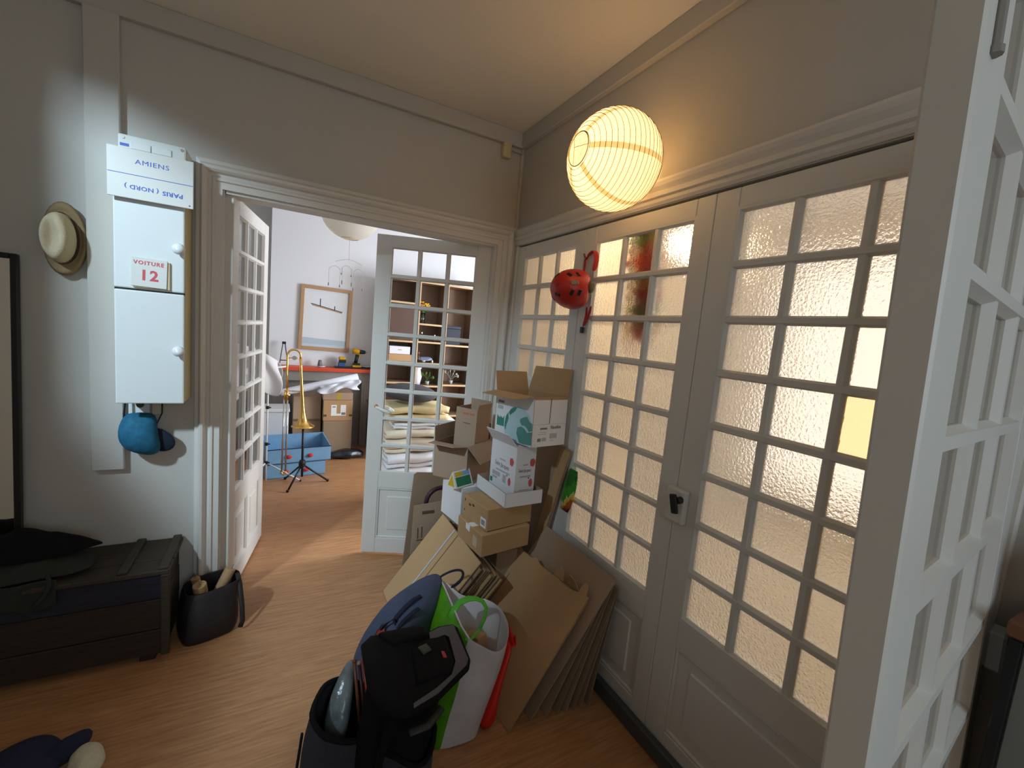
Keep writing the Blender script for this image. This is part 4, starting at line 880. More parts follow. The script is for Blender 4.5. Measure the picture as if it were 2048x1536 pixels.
# red bag squeezed behind
REDB = M('red_plastic_bag', (0.62, 0.018, 0.008), 0.45, bump=0.2, bs=30)
rb = thing('red_bag', 'crumpled red plastic bag squeezed between shopping bag and cartons', 'bag', (0.80, 1.48, 0))
rings = []
for z, cx, cy, a, b in ((0.003, 0.805, 1.450, 0.026, 0.040), (0.05, 0.820, 1.450, 0.034, 0.052), (0.10, 0.832, 1.465, 0.028, 0.055), (0.16, 0.862, 1.50, 0.024, 0.065), (0.25, 0.905, 1.53, 0.022, 0.07), (0.31, 0.935, 1.535, 0.016, 0.055)):
    rings.append([q + Vector((0.012, 0.012, 0.01)) * mnoise.noise(q * 25) for q in sup((cx, cy), a, b, z, 24, 2.2)])
g = G(); g.loft(rings); g.build('bag_body', REDB, rb, smooth=True, sub=1)
g = G(); g.sheet([(0.930, 1.53, 0.30), (0.945, 1.55, 0.36), (0.962, 1.52, 0.31), (0.955, 1.50, 0.345), (0.953, 1.485, 0.295), (0.935, 1.475, 0.30)], 0.002); g.build('torn_handle', REDB, rb)

# black backpack in front
bp = thing('black_backpack', 'open black and charcoal backpack with a padded lid nearest the camera', 'backpack', (0.33, 1.37, 0))
rings = []
for z, cx, cy, a, b in ((0.003, 0.385, 1.315, 0.11, 0.115), (0.05, 0.39, 1.32, 0.125, 0.14), (0.15, 0.40, 1.34, 0.132, 0.15), (0.28, 0.415, 1.365, 0.132, 0.155), (0.36, 0.43, 1.385, 0.128, 0.15), (0.42, 0.435, 1.40, 0.115, 0.13), (0.448, 0.44, 1.405, 0.09, 0.10)):
    rings.append([q + (q - Vector((cx, cy, z))).normalized() * 0.014 * mnoise.noise(q * 14) for q in sup((cx, cy), a, b, z, 36, 3.0, math.radians(-27))])
g = G(); g.loft(rings); g.build('pack_body', BLACKC, bp, smooth=True, sub=1)
rings = []
for f, cx, cy, a, b in ((0.003, 0.215, 1.40, 0.085, 0.095), (0.05, 0.215, 1.405, 0.105, 0.115), (0.14, 0.220, 1.415, 0.115, 0.128), (0.22, 0.228, 1.43, 0.108, 0.122), (0.27, 0.238, 1.44, 0.098, 0.112)):
    rings.append([Vector((q.x, q.y, q.z + (0.42 * (0.32 - q.x) + 0.25 * (q.y - 1.45)) * max(0, f - .1) * 4.5)) + Vector((1, 1, 0)) * 0.006 * mnoise.noise(q * 20) for q in sup((cx, cy), a, b, f, 30, 2.6, math.radians(-27))])
g = G(); g.loft(rings, caps=False); g.face(list(reversed(rings[0]))); g.build('side_pocket', CHAR, bp, smooth=True, solid=0.004, sub=1)
g = G(); g.tube(rings[-1], 0.009, 8, closed=True); g.build('pocket_hem', BLACKC, bp, smooth=True)
LID = [(0.295, 1.52), (0.335, 1.555), (0.50, 1.525), (0.533, 1.515), (0.545, 1.50), (0.60, 1.525), (0.662, 1.525), (0.675, 1.50), (0.655, 1.32), (0.635, 1.285), (0.49, 1.19), (0.40, 1.165), (0.345, 1.175), (0.30, 1.215), (0.283, 1.30)]
def slab(poly, z, th, name, m, dz=None):
    g = G(); c = Vector((sum(p[0] for p in poly) / len(poly), sum(p[1] for p in poly) / len(poly), 0)); R_1 = []
    for k, zz in ((0.90, 0), (0.985, th * .25), (1.0, th * .5), (0.985, th * .8), (0.90, th), (0.5, th * 1.05)):
        R_1.append([Vector((c.x + (x - c.x) * k, c.y + (y - c.y) * k, z + zz + (dz(x, y) if dz else 0))) for x, y in poly])
    g.loft(R_1); return g.build(name, m, bp, smooth=True)
sl_ = lambda x, y: -0.10 * max(0, x - 0.50)
slab(LID, 0.438, 0.035, 'lid', BLACKC, sl_)
GREYP = M('grey_padded_nylon', (0.105, 0.10, 0.112), 0.85, vary=0.1, vs=120, bump=0.2, bs=260)
g = G()
inner = [(0.535, 1.44), (0.60, 1.455), (0.612, 1.44), (0.59, 1.31), (0.555, 1.255), (0.48, 1.212), (0.40, 1.185)]
outer = [(0.548, 1.493), (0.60, 1.515), (0.66, 1.514), (0.644, 1.318), (0.627, 1.291), (0.487, 1.198), (0.40, 1.174)]
g.loft([[Vector((x, y, 0.474 + sl_(x, y) + .003)) for x, y in inner], [Vector((x * .5 + X * .5, y * .5 + Y_ * .5, 0.477 + sl_(x, y) + .003)) for (x, y), (X, Y_) in zip(inner, outer)], [Vector((x, y, 0.467 + sl_(x, y) + .003)) for x, y in outer]], caps=False, ring_closed=False)
g.build('grey_border', GREYP, bp, smooth=True)
slab([(0.46, 1.42), (0.53, 1.445), (0.598, 1.447), (0.585, 1.315), (0.55, 1.262), (0.43, 1.25)], 0.462, 0.022, 'lid_pocket', BLACKC, sl_)
slab([(0.36, 1.53), (0.50, 1.52), (0.53, 1.50), (0.52, 1.45), (0.40, 1.46)], 0.462, 0.028, 'lid_roll', BLACKC)
slab([(0.475, 1.40), (0.51, 1.41), (0.52, 1.375), (0.485, 1.36)], 0.482, 0.010, 'buckle', M('grey_green_buckle', (0.05, 0.055, 0.045), 0.5), sl_)
slab([(0.552, 1.36), (0.562, 1.355), (0.562, 1.325), (0.548, 1.330)], 0.481, 0.008, 'red_logo', M('red_emblem', (0.42, 0.04, 0.05), 0.4), sl_)
# side and front pockets with charcoal cloth, straps
def pocket(a0, a1, z0, z1, k, name, m):
    g = G(); R_1 = []
    for i in range(7):
        f = i / 6; z = z0 + (z1 - z0) * f; cx = 0.385 + 0.03 * z / .28; cy = 1.315 + 0.05 * z / .28; row = []
        for j in range(15):
            q = j / 14; t = math.radians(a0 + (a1 - a0) * q); bulge = k * (0.25 + 0.75 * math.sin(PI * q)) * (1 if f > .06 else .5)
            e = 3.0; ct, st = math.cos(t), math.sin(t); x = (0.128 + bulge) * math.copysign(abs(ct) ** (2 / e), ct); y = (0.150 + bulge) * math.copysign(abs(st) ** (2 / e), st); r_ = math.radians(-27)
            sag = -0.05 * math.sin(PI * q) * f
            row.append(Vector((cx + x * math.cos(r_) - y * math.sin(r_), cy + x * math.sin(r_) + y * math.cos(r_), z + sag)))
        R_1.append(row)
    g.loft(R_1, caps=False, ring_closed=False); o = g.build(name, m, bp, smooth=True, solid=0.004)
    g = G(); g.tube(R_1[-1], 0.008, 8); g.build('pocket_hem', BLACKC, bp, smooth=True); return o
pocket(262, 345, 0.012, 0.30, 0.03, 'front_pocket', CHAR)
g = G(); g.tube([(0.335, 1.185, 0.445), (0.325, 1.198, 0.38), (0.315, 1.208, 0.30), (0.305, 1.212, 0.18), (0.30, 1.215, 0.03)], 0.022, 8, flat=.3); g.build('strap', BLACKC, bp, smooth=True)
g = G(); g.tube([(0.105, 1.47, 0.22), (0.088, 1.43, 0.12), (0.085, 1.40, 0.02)], 0.012, 8, flat=.4); g.build('strap', BLACKC, bp, smooth=True)
g = G(); g.tube([(0.38, 1.14, 0.425), (0.44, 1.15, 0.415), (0.50, 1.19, 0.42)], 0.014, 8, flat=.5); g.build('zip_edge', M('dark_zip', (0.03, 0.03, 0.03), 0.6), bp, smooth=True)
po = thing('clear_pouch', 'grey translucent plastic pouch tucked in the side of the black backpack', 'pouch', (0.21, 1.47, 0.2))
rings = [[q for q in sup((cx, cy), a, a * .8, z, 18, 2.2, -0.4)] for z, cx, cy, a in ((0.10, 0.205, 1.43, 0.030), (0.20, 0.208, 1.45, 0.042), (0.28, 0.226, 1.485, 0.044), (0.34, 0.252, 1.53, 0.030), (0.375, 0.275, 1.57, 0.012))]
g = G(); g.loft(rings); g.build('pouch', M('milky_plastic_film', (0.15, 0.17, 0.17), 0.22, vary=0.8, vs=22, bump=0.5, bs=22), po, smooth=True, sub=1)
for pts, m, lab in (([(0.302, 1.489, 0.425), (0.318, 1.365, 0.24)], M('red_orange_stick', (0.50, 0.04, 0.01), 0.4), 'red stick standing in the side pocket of the black backpack'), ([(0.272, 1.500, 0.42), (0.285, 1.41, 0.25)], M('brown_stick', (0.16, 0.05, 0.02), 0.4), 'brown stick standing next to the red stick'), ([(0.288, 1.490, 0.415), (0.302, 1.369, 0.235)], M('dark_red_stick', (0.06, 0.012, 0.01), 0.4), 'dark stick with pale tip between the red and brown sticks')):
    st = thing('stick', lab, 'stick', pts[1]); g = G(); g.tube([pts[1], pts[0]], 0.006, 8); g.build('shaft', m, st, smooth=True); g = G(); g.ball(pts[0], 0.008, 10, 8); g.build('cap', PALEW if 'pale' in lab else m, st, smooth=True)

# near right cabinet with wooden top, red box on it
nc = thing('grey_cabinet', 'grey cabinet with brown wooden top and black edge beside the near glazed door', 'cabinet', (1.3, -0.15, 0))
g = G(); g.rbox(1.205, 1.395, -0.55, 0.178, 0.0, 1.185, 0.003); g.build('body', M('grey_green_laminate', (0.20, 0.215, 0.20), 0.5), nc)
g = G(); g.rbox(1.19, 1.395, -0.56, 0.20, 1.187, 1.218, 0.004); g.build('top', M('brown_wood_top', (0.17, 0.07, 0.035), 0.45, vary=0.3, vs=5, stretch=(6, 1, 1)), nc)
g = G(); g.rbox(1.198, 1.395, 0.178, 0.195, 0.0, 1.185, 0.002); g.build('black_edge', BLACK, nc)
rx = thing('red_white_box', 'red and white box standing on the grey cabinet', 'box', (1.30, 0.0, 1.218))
g = G(); g.rbox(1.24, 1.37, -0.08, 0.10, 1.219, 1.36, 0.003); g.build('carton', M('red_print_card', (0.45, 0.035, 0.04), 0.5), rx)
for z in (1.31, 1.338): g = G(); g.rbox(1.239, 1.371, -0.081, 0.101, z, z + 0.012, 0.001); g.build('white_band', CARDW, rx)

# ================================================================ FAR ROOM
DKW = M('dark_brown_wood', (0.09, 0.045, 0.03), 0.5, vary=0.25, vs=5)
BKW = M('bookcase_veneer', (0.24, 0.15, 0.095), 0.5, vary=0.1, vs=4)
BKE = M('bookcase_pale_edge', (0.55, 0.38, 0.20), 0.5)
# chimney piece with red-edged shelf
mp_ = thing('mantelpiece', 'grey fireplace surround with a red-edged mantel shelf on the far wall', 'fireplace', (0.5, 5.9, 0))
GREYP2 = M('grey_stone_surround', (0.30, 0.28, 0.255), 0.6, vary=0.06, vs=6)
g = G(); g.rbox(-0.09, 1.16, 5.86, 6.0, 0.86, 0.985, 0.003); g.build('lintel', GREYP2, mp_)
for x0, x1 in ((-0.09, 0.10), (0.97, 1.16)): g = G(); g.rbox(x0, x1, 5.86, 6.0, 0, 0.86, 0.003); g.rbox(x0 + .03, x1 - .03, 5.852, 5.87, 0.1, 0.8, 0.003); g.build('jamb', GREYP2, mp_)
g = G(); g.box(0.10, 0.97, 5.95, 6.0, 0, 0.86); g.build('fireplace_panel', M('grey_board', (0.26, 0.25, 0.235), 0.7), mp_)
g = G(); g.rbox(-0.103, 1.19, 5.80, 6.0, 0.988, 1.036, 0.003); g.build('shelf', M('red_lacquer_shelf', (0.62, 0.075, 0.03), 0.4), mp_)
# picture
pc = thing('framed_picture', 'pale abstract print in an oak frame on the far wall', 'picture', (0.52, 5.985, 1.64))
FX0, FX1, FZ0, FZ1 = 0.215, 0.815, 1.238, 2.035
PM = T(0.515, 5.985, 1.636) @ RY(1.2) @ T(-0.515, -5.985, -1.636)
for x0, x1, z0, z1 in ((FX0, FX0 + .042, FZ0, FZ1), (FX1 - .042, FX1, FZ0, FZ1), (FX0 + .042, FX1 - .042, FZ0, FZ0 + .042), (FX0 + .042, FX1 - .042, FZ1 - .042, FZ1)):
    g = G(); g.rbox(x0, x1, 5.965, 5.998, z0, z1, 0.003, PM); g.build('frame_bar', WOODF, pc)
ART = M('pale_print_paper', (0.68, 0.70, 0.72), 0.6, vary=0.03, vs=3)
g = G(); g.box(FX0 + .04, FX1 - .04, 5.985, 5.99, FZ0 + .04, FZ1 - .04, PM); g.build('print', ART, pc)
def art(p, m_, nm='printed_stroke'):
    g = G(); g.prism([PM @ Vector((x, 5.9845, z)) for x, z in p], (0, -0.0012, 0)); g.build(nm, m_, pc)
art([(0.257, 1.3125), (0.773, 1.3125), (0.773, 1.378), (0.257, 1.39)], M('grey_blue_band', (0.42, 0.50, 0.56), 0.6), 'printed_band')
art([(0.257, 1.278), (0.773, 1.278), (0.773, 1.312), (0.257, 1.312)], M('pale_blue_band', (0.50, 0.58, 0.64), 0.6), 'printed_band')
TAN = M('tan_stroke', (0.42, 0.22, 0.10), 0.6)
def stroke(x0, z0, x1, z1, w, m_):
    d = Vector((x1 - x0, 0, z1 - z0)).normalized(); n = Vector((-d.z, 0, d.x)) * w; art([(x0 - n.x, z0 - n.z), (x1 - n.x, z1 - n.z), (x1 + n.x, z1 + n.z), (x0 + n.x, z0 + n.z)], m_)
stroke(0.345, 1.80, 0.70, 1.733, 0.006, TAN); stroke(0.335, 1.815, 0.705, 1.745, 0.0045, BLACK); stroke(0.440, 1.885, 0.442, 1.79, 0.0045, BLACK); stroke(0.612, 1.812, 0.613, 1.758, 0.0045, BLACK)
# things on the mantel
def boxpart(parent, nm, m, *b, bev=0.004, mat=None):
    g = G(); g.rbox(*b, bev, mat); return g.build(nm, m, parent)
YELP = M('yellow_tool_plastic', (0.62, 0.33, 0.01), 0.4)
tr = tag(G().rbox(0.635, 1.10, 5.815, 5.97, 1.037, 1.052, 0.003).build('black_tray', BLACK), 'flat black tray under the drill on the red shelf', 'tray')
dr = thing('cordless_drill', 'yellow and black cordless drill standing on the black tray', 'drill', (0.90, 5.89, 1.053))
boxpart(dr, 'battery', YELP, 0.845, 0.955, 5.86, 5.92, 1.053, 1.078); boxpart(dr, 'battery_clip', BLACK, 0.853, 0.94, 5.865, 5.915, 1.078, 1.104)
g = G(); g.tube([(0.885, 5.89, 1.10), (0.893, 5.89, 1.16), (0.905, 5.89, 1.215)], [0.024, 0.022, 0.026], 10); g.build('grip', BLACK, dr, smooth=True)
g = G(); g.tube([(0.84, 5.89, 1.262), (0.90, 5.89, 1.260), (0.928, 5.89, 1.257)], [0.034, 0.036, 0.030], 14); g.build('motor_housing', YELP, dr, smooth=True)
g = G(); g.tube([(0.928, 5.89, 1.257), (0.96, 5.89, 1.254), (0.985, 5.89, 1.252), (1.0, 5.89, 1.251)], [0.030, 0.027, 0.024, 0.018], 14); g.build('chuck', M('dark_chuck', (0.02, 0.025, 0.035), 0.35), dr, smooth=True)
g = G(); g.tube([(1.0, 5.89, 1.251), (1.018, 5.89, 1.250)], [0.012, 0.005], 10); g.build('jaws', STEEL, dr, smooth=True)
boxpart(dr, 'trigger', YELP, 0.918, 0.945, 5.878, 5.902, 1.185, 1.225)
ba = thing('spare_battery', 'yellow and black drill battery on a blue charger on the tray', 'battery', (0.72, 5.89, 1.053))
boxpart(ba, 'charger', M('blue_plastic', (0.03, 0.07, 0.20), 0.4), 0.675, 0.755, 5.855, 5.93, 1.053, 1.105); boxpart(ba, 'contact_block', BLACK, 0.682, 0.765, 5.86, 5.925, 1.105, 1.140); boxpart(ba, 'battery', YELP, 0.676, 0.758, 5.855, 5.93, 1.140, 1.178, bev=0.012)
cu = thing('grey_cup', 'small dark grey conical cup on a white saucer on the red shelf', 'cup', (0.46, 5.89, 1.037))
g = G(); g.lathe([(0, 0), (0.03, 0), (0.055, 0.006), (0.055, 0.010), (0, 0.010)], T(0.47, 5.885, 1.037), 20); g.build('saucer', PORC, cu, smooth=True)
g = G(); g.lathe([(0.030, 0.010), (0.026, 0.05), (0.019, 0.088), (0, 0.09)], T(0.46, 5.885, 1.037), 18); g.build('cup', M('dark_grey_metal', (0.16, 0.15, 0.15), 0.35), cu, smooth=True)
pl = tag(G().lathe([(0, 0.004), (0.05, 0.004), (0.075, 0.014), (0.076, 0.017), (0.05, 0.008), (0, 0.008)], T(1.03, 5.90, 1.052), 22).build('white_dish', PORC, smooth=True), 'white shallow dish on the black tray right of the drill', 'dish')
tp = thing('black_stand', 'small black A-shaped stand on the mantel behind the trombone', 'stand', (0.055, 5.9, 1.037))
for pts in ([(0.012, 5.88, 1.037), (0.045, 5.92, 1.31)], [(0.105, 5.88, 1.037), (0.066, 5.92, 1.31)]): g = G(); g.tube(pts, 0.007, 6); g.build('leg', BLACK, tp)
g = G(); g.tube([(0.02, 5.888, 1.10), (0.097, 5.888, 1.10)], 0.006, 6); g.build('crossbar', BLACK, tp); boxpart(tp, 'head', BLACK, 0.034, 0.077, 5.905, 5.935, 1.295, 1.325)
# big paper lantern and the mobile hung below it
PAPER2 = paper_lamp('unlit_rice_paper', (0.80, 0.77, 0.70), 0.0)
l2 = thing('paper_lantern', 'large unlit white paper lantern hanging in the far room', 'lamp', (0.57, 4.5, 3.05))
R2 = 0.275; prof = [(R2 * math.sin(a), -R2 * .98 * math.cos(a)) for a in [0.28 + (PI - 0.56) * k / 34 for k in range(35)]]
g = G(); g.lathe([(r * (1 - 0.012 * (k % 2)), z) for k, (r, z) in enumerate(prof)], T(0.57, 4.5, 2.68), 44, caps=False); g.build('paper_shade', PAPER2, l2, smooth=True)
g = G(); g.tube([(0.57, 4.5, 2.93), (0.57, 4.5, 3.05)], 0.004, 6); g.build('cord', PORC, l2)
g = G(); rr = R2 * math.sin(0.28); g.tube([(0.57 + rr * math.cos(2 * PI * k / 24), 4.5 + rr * math.sin(2 * PI * k / 24), 2.68 - R2 * .98 * math.cos(.28)) for k in range(24)], 0.003, 5, closed=True); g.build('opening_ring', BKE, l2)
mo = thing('mobile', 'fine wire mobile with small hanging drops under the large lantern', 'mobile', (0.57, 4.5, 2.41))
WIRE = M('thin_grey_wire', (0.35, 0.34, 0.33), 0.5)
def wire(pts): g = G(); g.tube(pts, 0.0016, 4); g.build('wire', WIRE, mo)
wire([(0.57, 4.5, 3.05), (0.57, 4.5, 2.22)])
arc = lambda x0, x1, z, h: [(x0 + (x1 - x0) * k / 8, 4.5, z + h * math.sin(PI * k / 8)) for k in range(9)]
wire(arc(0.45, 0.69, 2.19, 0.035)); wire(arc(0.398, 0.50, 2.12, 0.03)); wire(arc(0.62, 0.706, 2.12, 0.03)); wire(arc(0.509, 0.595, 2.14, 0.025))
for x, z, l, top in ((0.398, 1.985, 0.035, 2.12), (0.497, 1.975, 0.03, 2.12), (0.516, 2.02, 0.05, 2.14), (0.509, 2.09, 0.02, 2.14), (0.603, 2.01, 0.05, 2.14), (0.596, 2.08, 0.02, 2.14), (0.62, 1.965, 0.04, 2.12), (0.706, 1.965, 0.03, 2.12)):
    wire([(x, 4.5, top), (x, 4.5, z)]); g = G(); g.ball((x, 4.5, z - l * .3), (0.006, 0.006, l * .5), 8, 6); g.build('drop', M('drop_metal', (0.22, 0.20, 0.17), 0.35) if x < 0.42 else bpy.data.materials['drop_metal'], mo, smooth=True)
# trombone on its stand
ts = thing('trombone_stand', 'black tripod stand holding the trombone bell', 'instrument stand', (0.23, 4.5, 0))
g = G(); g.tube([(0.231, 4.5, 0.10), (0.226, 4.5, 0.66)], 0.011, 10); g.build('pole', BLACK, ts, smooth=True)
g = G(); g.lathe([(0.011, 0), (0.03, 0.01), (0.032, 0.05), (0.026, 0.075), (0.011, 0.08)], T(0.229, 4.5, 0.19), 14); g.build('hub', BLACK, ts)
for fx, fy in ((0.107, 4.367), (0.473, 4.582), (0.09, 4.73)):
    g = G(); g.tube([(0.229, 4.5, 0.225), (fx, fy, 0.012)], 0.009, 8); l_ = g.build('leg', BLACK, ts, smooth=True); g = G(); g.ball((fx, fy, 0.014), 0.014, 10, 8); g.build('rubber_foot', BLACK, l_, smooth=True)
tb_ = thing('trombone', 'brass trombone standing bell down on its black stand', 'trombone', (0.2, 4.5, 0.6))
bell = [(0.105, 0.600), (0.104, 0.604), (0.088, 0.613), (0.070, 0.624), (0.052, 0.642), (0.040, 0.665), (0.032, 0.70), (0.0245, 0.75), (0.019, 0.82), (0.0155, 0.92), (0.0125, 1.04), (0.011, 1.16), (0.0105, 1.255)]
g = G(); rings = []
for r, z in bell:
    cx = 0.226 - 0.042 * ((z - 0.6) / 0.66); rings.append([Vector((cx + r * math.cos(2 * PI * j / 28), 4.5 + r * math.sin(2 * PI * j / 28), z)) for j in range(28)])
g.loft(rings, caps=False); g.build('bell', BRASS, tb_, smooth=True, solid=0.0015)
g = G(); g.tube([(0.184, 4.5, 1.25), (0.183, 4.5, 1.275)] + [(0.1285 + 0.0545 * math.cos(k / 12 * PI), 4.5, 1.28 + 0.055 * math.sin(k / 12 * PI)) for k in range(13)] + [(0.074, 4.5, 1.27), (0.074, 4.5, 1.10), (0.083, 4.5, 0.96)], 0.0095, 10); g.build('tuning_slide', BRASS, tb_, smooth=True)
g = G(); g.tube([(0.074, 4.5, 1.255), (0.184, 4.5, 1.257)], 0.005, 8); g.tube([(0.083, 4.5, 0.945), (0.20, 4.5, 0.940)], 0.005, 8); g.build('brace', BRASS, tb_, smooth=True)
g = G(); g.lathe([(0, -.006), (0.020, -.006), (0.020, .006), (0, .006)], T(0.132, 4.497, 1.257) @ RX(90), 18); g.build('counterweight', STEEL, tb_)
g = G(); g.tube([(0.083, 4.5, 0.96), (0.08, 4.5, 0.90), (0.08, 4.5, 0.86)], 0.0125, 10); g.tube([(0.062, 4.5, 0.95), (0.062, 4.5, 0.86)], 0.010, 10); g.tube([(0.055, 4.5, 0.905), (0.105, 4.5, 0.905)], 0.014, 10); g.build('hand_grip', BRASS, tb_, smooth=True)
for x0, x1 in ((0.085, 0.098), (0.058, 0.066)): g = G(); g.tube([(x0, 4.5, 0.87), (x1 - .012, 4.5, 0.16)], 0.0078, 10); g.build('slide_tube', STEEL, tb_, smooth=True)
g = G(); g.tube([(0.086, 4.5, 0.165), (0.085, 4.5, 0.145), (0.0705, 4.5, 0.132), (0.056, 4.5, 0.145), (0.0545, 4.5, 0.165)], 0.008, 10); g.build('slide_bow', BRASS, tb_, smooth=True)
# music stand with a white cloth
WM_ = M('white_painted_tube', (0.75, 0.75, 0.73), 0.4)
ms = thing('music_stand', 'thin white folding music stand behind the open left leaf', 'music stand', (-0.08, 4.7, 0))
g = G(); g.tube([(-0.08, 4.7, 0.01), (-0.08, 4.7, 1.14)], 0.008, 8); g.build('pole', WM_, ms, smooth=True)
for z in (0.748, 0.386, 0.199): g = G(); g.tube([(-0.08, 4.7, z - .015), (-0.08, 4.7, z + .015)], 0.015, 8); g.tube([(-0.08, 4.7, z), (-0.05, 4.69, z)], 0.006, 6); g.build('clamp', BLACK, ms)
for fx, fy in ((0.225, 4.64), (-0.30, 4.52), (-0.16, 4.98)): g = G(); g.tube([(-0.08, 4.7, 0.199), (fx, fy, 0.012)], 0.007, 8); l_ = g.build('leg', WM_, ms, smooth=True); g = G(); g.ball((fx, fy, 0.012), 0.011, 8, 6); g.build('rubber_foot', BLACK, l_)
g = G(); g.tube([(-0.33, 4.66, 1.09), (-0.08, 4.68, 1.13), (0.07, 4.70, 1.152)], 0.008, 8); g.build('desk_bar', WM_, ms, smooth=True)
WCL = M('white_cotton', (0.74, 0.72, 0.72), 0.9, vary=0.05, vs=8)
def drape(u, v):
    x = -0.42 + 0.44 * u; t = v * 2 - 1
    z = 1.36 - 0.16 * u ** 2.2 - (0.42 + 0.06 * math.sin(u * 9)) * abs(t) ** 1.3 * (0.5 + 0.5 * (1 - u)) - 0.10 * abs(t); y = 4.70 + 0.10 * t + 0.02 * math.sin(u * 14 + t * 4)
    return Vector((x + 0.025 * math.sin(v * 11), y, z))
g = G(); g.grid(drape, 14, 20); tag(g.build('white_cloth', WCL, smooth=True, solid=0.004, sub=1), 'white cotton garment draped over the music stand', 'cloth')
# blue fabric drawers
BLF = M('light_blue_fabric', (0.17, 0.34, 0.52), 0.8, vary=0.12, vs=14, bump=0.15, bs=40)
RPOM = M('red_pull_cloth', (0.55, 0.03, 0.02), 0.8)
def fabric_box(lab, M4, w_, d_, h_, back):
    r = thing('fabric_box', lab, 'storage box', mat=M4, group='blue fabric storage boxes')
    g = G(); g.box(0, w_, 0, .008, 0, h_); g.box(0, w_, d_ - .008, d_, 0, h_ + back); g.box(0, w_, 0, d_, 0, .008)
    for x in (0, w_ - .008): g.prism([(x, .008, 0), (x, d_ - .008, 0), (x, d_ - .008, h_ + back), (x, .008, h_)], (.008, 0, 0))
    g.build('fabric_shell', BLF, r, local=True)
    g = G(); g.tube([(0, -.002, h_), (w_, -.002, h_)], .004, 6); g.build('piping', NAVYW, r, local=True)
    for fx in (.33, .66): g = G(); g.ball((w_ * fx, -0.012, h_ * .45), (0.026, 0.012, 0.020), 12, 8, None, .3, 30); g.build('pull', RPOM, r, local=True, smooth=True)
    return r
fabric_box('lower blue fabric storage box with red pulls on the floor', T(-0.085, 4.76, 0.001) @ RZ(8), 0.56, 0.36, 0.150, 0.0)
fabric_box('upper open blue fabric storage box with red pulls', T(-0.075, 4.75, 0.155) @ RZ(8), 0.60, 0.38, 0.150, 0.06)
# translucent tub, cartons, roll, bag
tg = glass_mat('thin_clear_plastic', (0.9, 0.93, 0.95), 1.4)
tub = thing('plastic_tub', 'translucent white plastic tub behind the blue fabric boxes', 'tub', (-0.02, 5.35, 0))
MILK = M('milky_plastic', (0.62, 0.66, 0.70), 0.35, vary=0.1, vs=5)
g = G(); g.rbox(-0.26, 0.115, 5.20, 5.52, 0.0, 0.60, 0.012); g.build('tub', MILK, tub); boxpart(tub, 'lid', M('white_lid', (0.70, 0.71, 0.70), 0.4), -0.27, 0.125, 5.19, 5.53, 0.60, 0.632)
c1 = closed_box('moving_carton', 'large brown carton with white shipping labels, middle of the right far stack', T(0.478, 5.40, 0.452), 0.325, 0.36, 0.25, KRAFT)
fm = face_mat(T(0.478, 5.40, 0.452), 'R', 0.325, 0.36, 0.25)
patch(c1, fm, rect(0.085, 0.06, 0.25, 0.085), LABELW, 'label'); patch(c1, fm, rect(0.085, 0.085, 0.145, 0.19), LABELW, 'label'); patch(c1, fm, rect(0.19, 0.085, 0.25, 0.19), LABELW, 'label')
patch(c1, fm @ T(0, 0, .001), rect(0.20, 0.07, 0.245, 0.10), INK, 'barcode'); patch(c1, fm @ T(0, 0, .001), rect(0.098, 0.16, 0.135, 0.172), INK, 'print')
for u in (0.0, 0.285): patch(c1, fm, rect(u + .002, 0.05, u + 0.038, 0.075), INKD, 'print')
closed_box('moving_carton', 'plain brown carton on the floor at the foot of the right far stack', T(0.485, 5.40, 0.0), 0.32, 0.36, 0.45, KRAFT_D)
c3 = closed_box('moving_carton', 'flat pale brown carton with yellow tape on top of the right far stack', T(0.468, 5.39, 0.704), 0.33, 0.37, 0.086, KRAFT_G)
patch(c3, face_mat(T(0.468, 5.39, 0.704), 'R', 0.33, 0.37, 0.086), rect(0.15, 0.0, 0.20, 0.085), M('yellow_tape', (0.42, 0.30, 0.05), 0.3), 'tape')
closed_box('moving_carton', 'dark brown carton on the floor behind the trombone', T(0.165, 5.50, 0.0), 0.30, 0.32, 0.435, KRAFT_D)
c5 = closed_box('moving_carton', 'brown carton upon the dark carton behind the trombone bell', T(0.165, 5.49, 0.437), 0.295, 0.32, 0.29, KRAFT_G)
patch(c5, face_mat(T(0.165, 5.49, 0.437), 'R', 0.295, 0.32, 0.29), rect(0.0, 0.0, 0.29, 0.022), M('dark_tape', (0.16, 0.11, 0.05), 0.4), 'tape')
rl_ = thing('plastic_roll', 'long roll of white plastic film lying over the far cartons', 'roll', (0.45, 5.5, 0.8))
FILM = M('white_plastic_film', (0.66, 0.68, 0.74), 0.3, vary=0.06, vs=10)
g = G(); g.tube([(0.03, 5.44, 0.775), (0.06, 5.44, 0.782), (0.45, 5.47, 0.870), (0.86, 5.50, 0.965)], [0.036, 0.038, 0.046, 0.052], 20); g.build('roll', FILM, rl_, smooth=True)
g = G(); g.grid(lambda u, v: Vector((0.42 + 0.44 * u + 0.02 * math.sin(v * 7), 5.375 + 0.02 * math.sin(u * 16 + v * 5) - 0.01 * v, 0.86 + 0.10 * u - (0.075 + 0.03 * u + 0.025 * math.sin(u * 8)) * v)), 16, 8); g.build('loose_film', FILM, rl_, smooth=True, solid=0.002)
pb = tag(G().ball((0.755, 5.36, 0.052), (0.215, 0.12, 0.052), 28, 14, None, 0.35, 11).build('black_bag', M('black_glossy_plastic', (0.02, 0.022, 0.03), 0.25, bump=0.5, bs=25), smooth=True, sub=1), 'black glossy plastic bag lying on the far floor', 'bag')
dc = thing('dark_cabinet', 'dark brown wooden cabinet right of the far cartons', 'cabinet', (1.2, 5.4, 0))
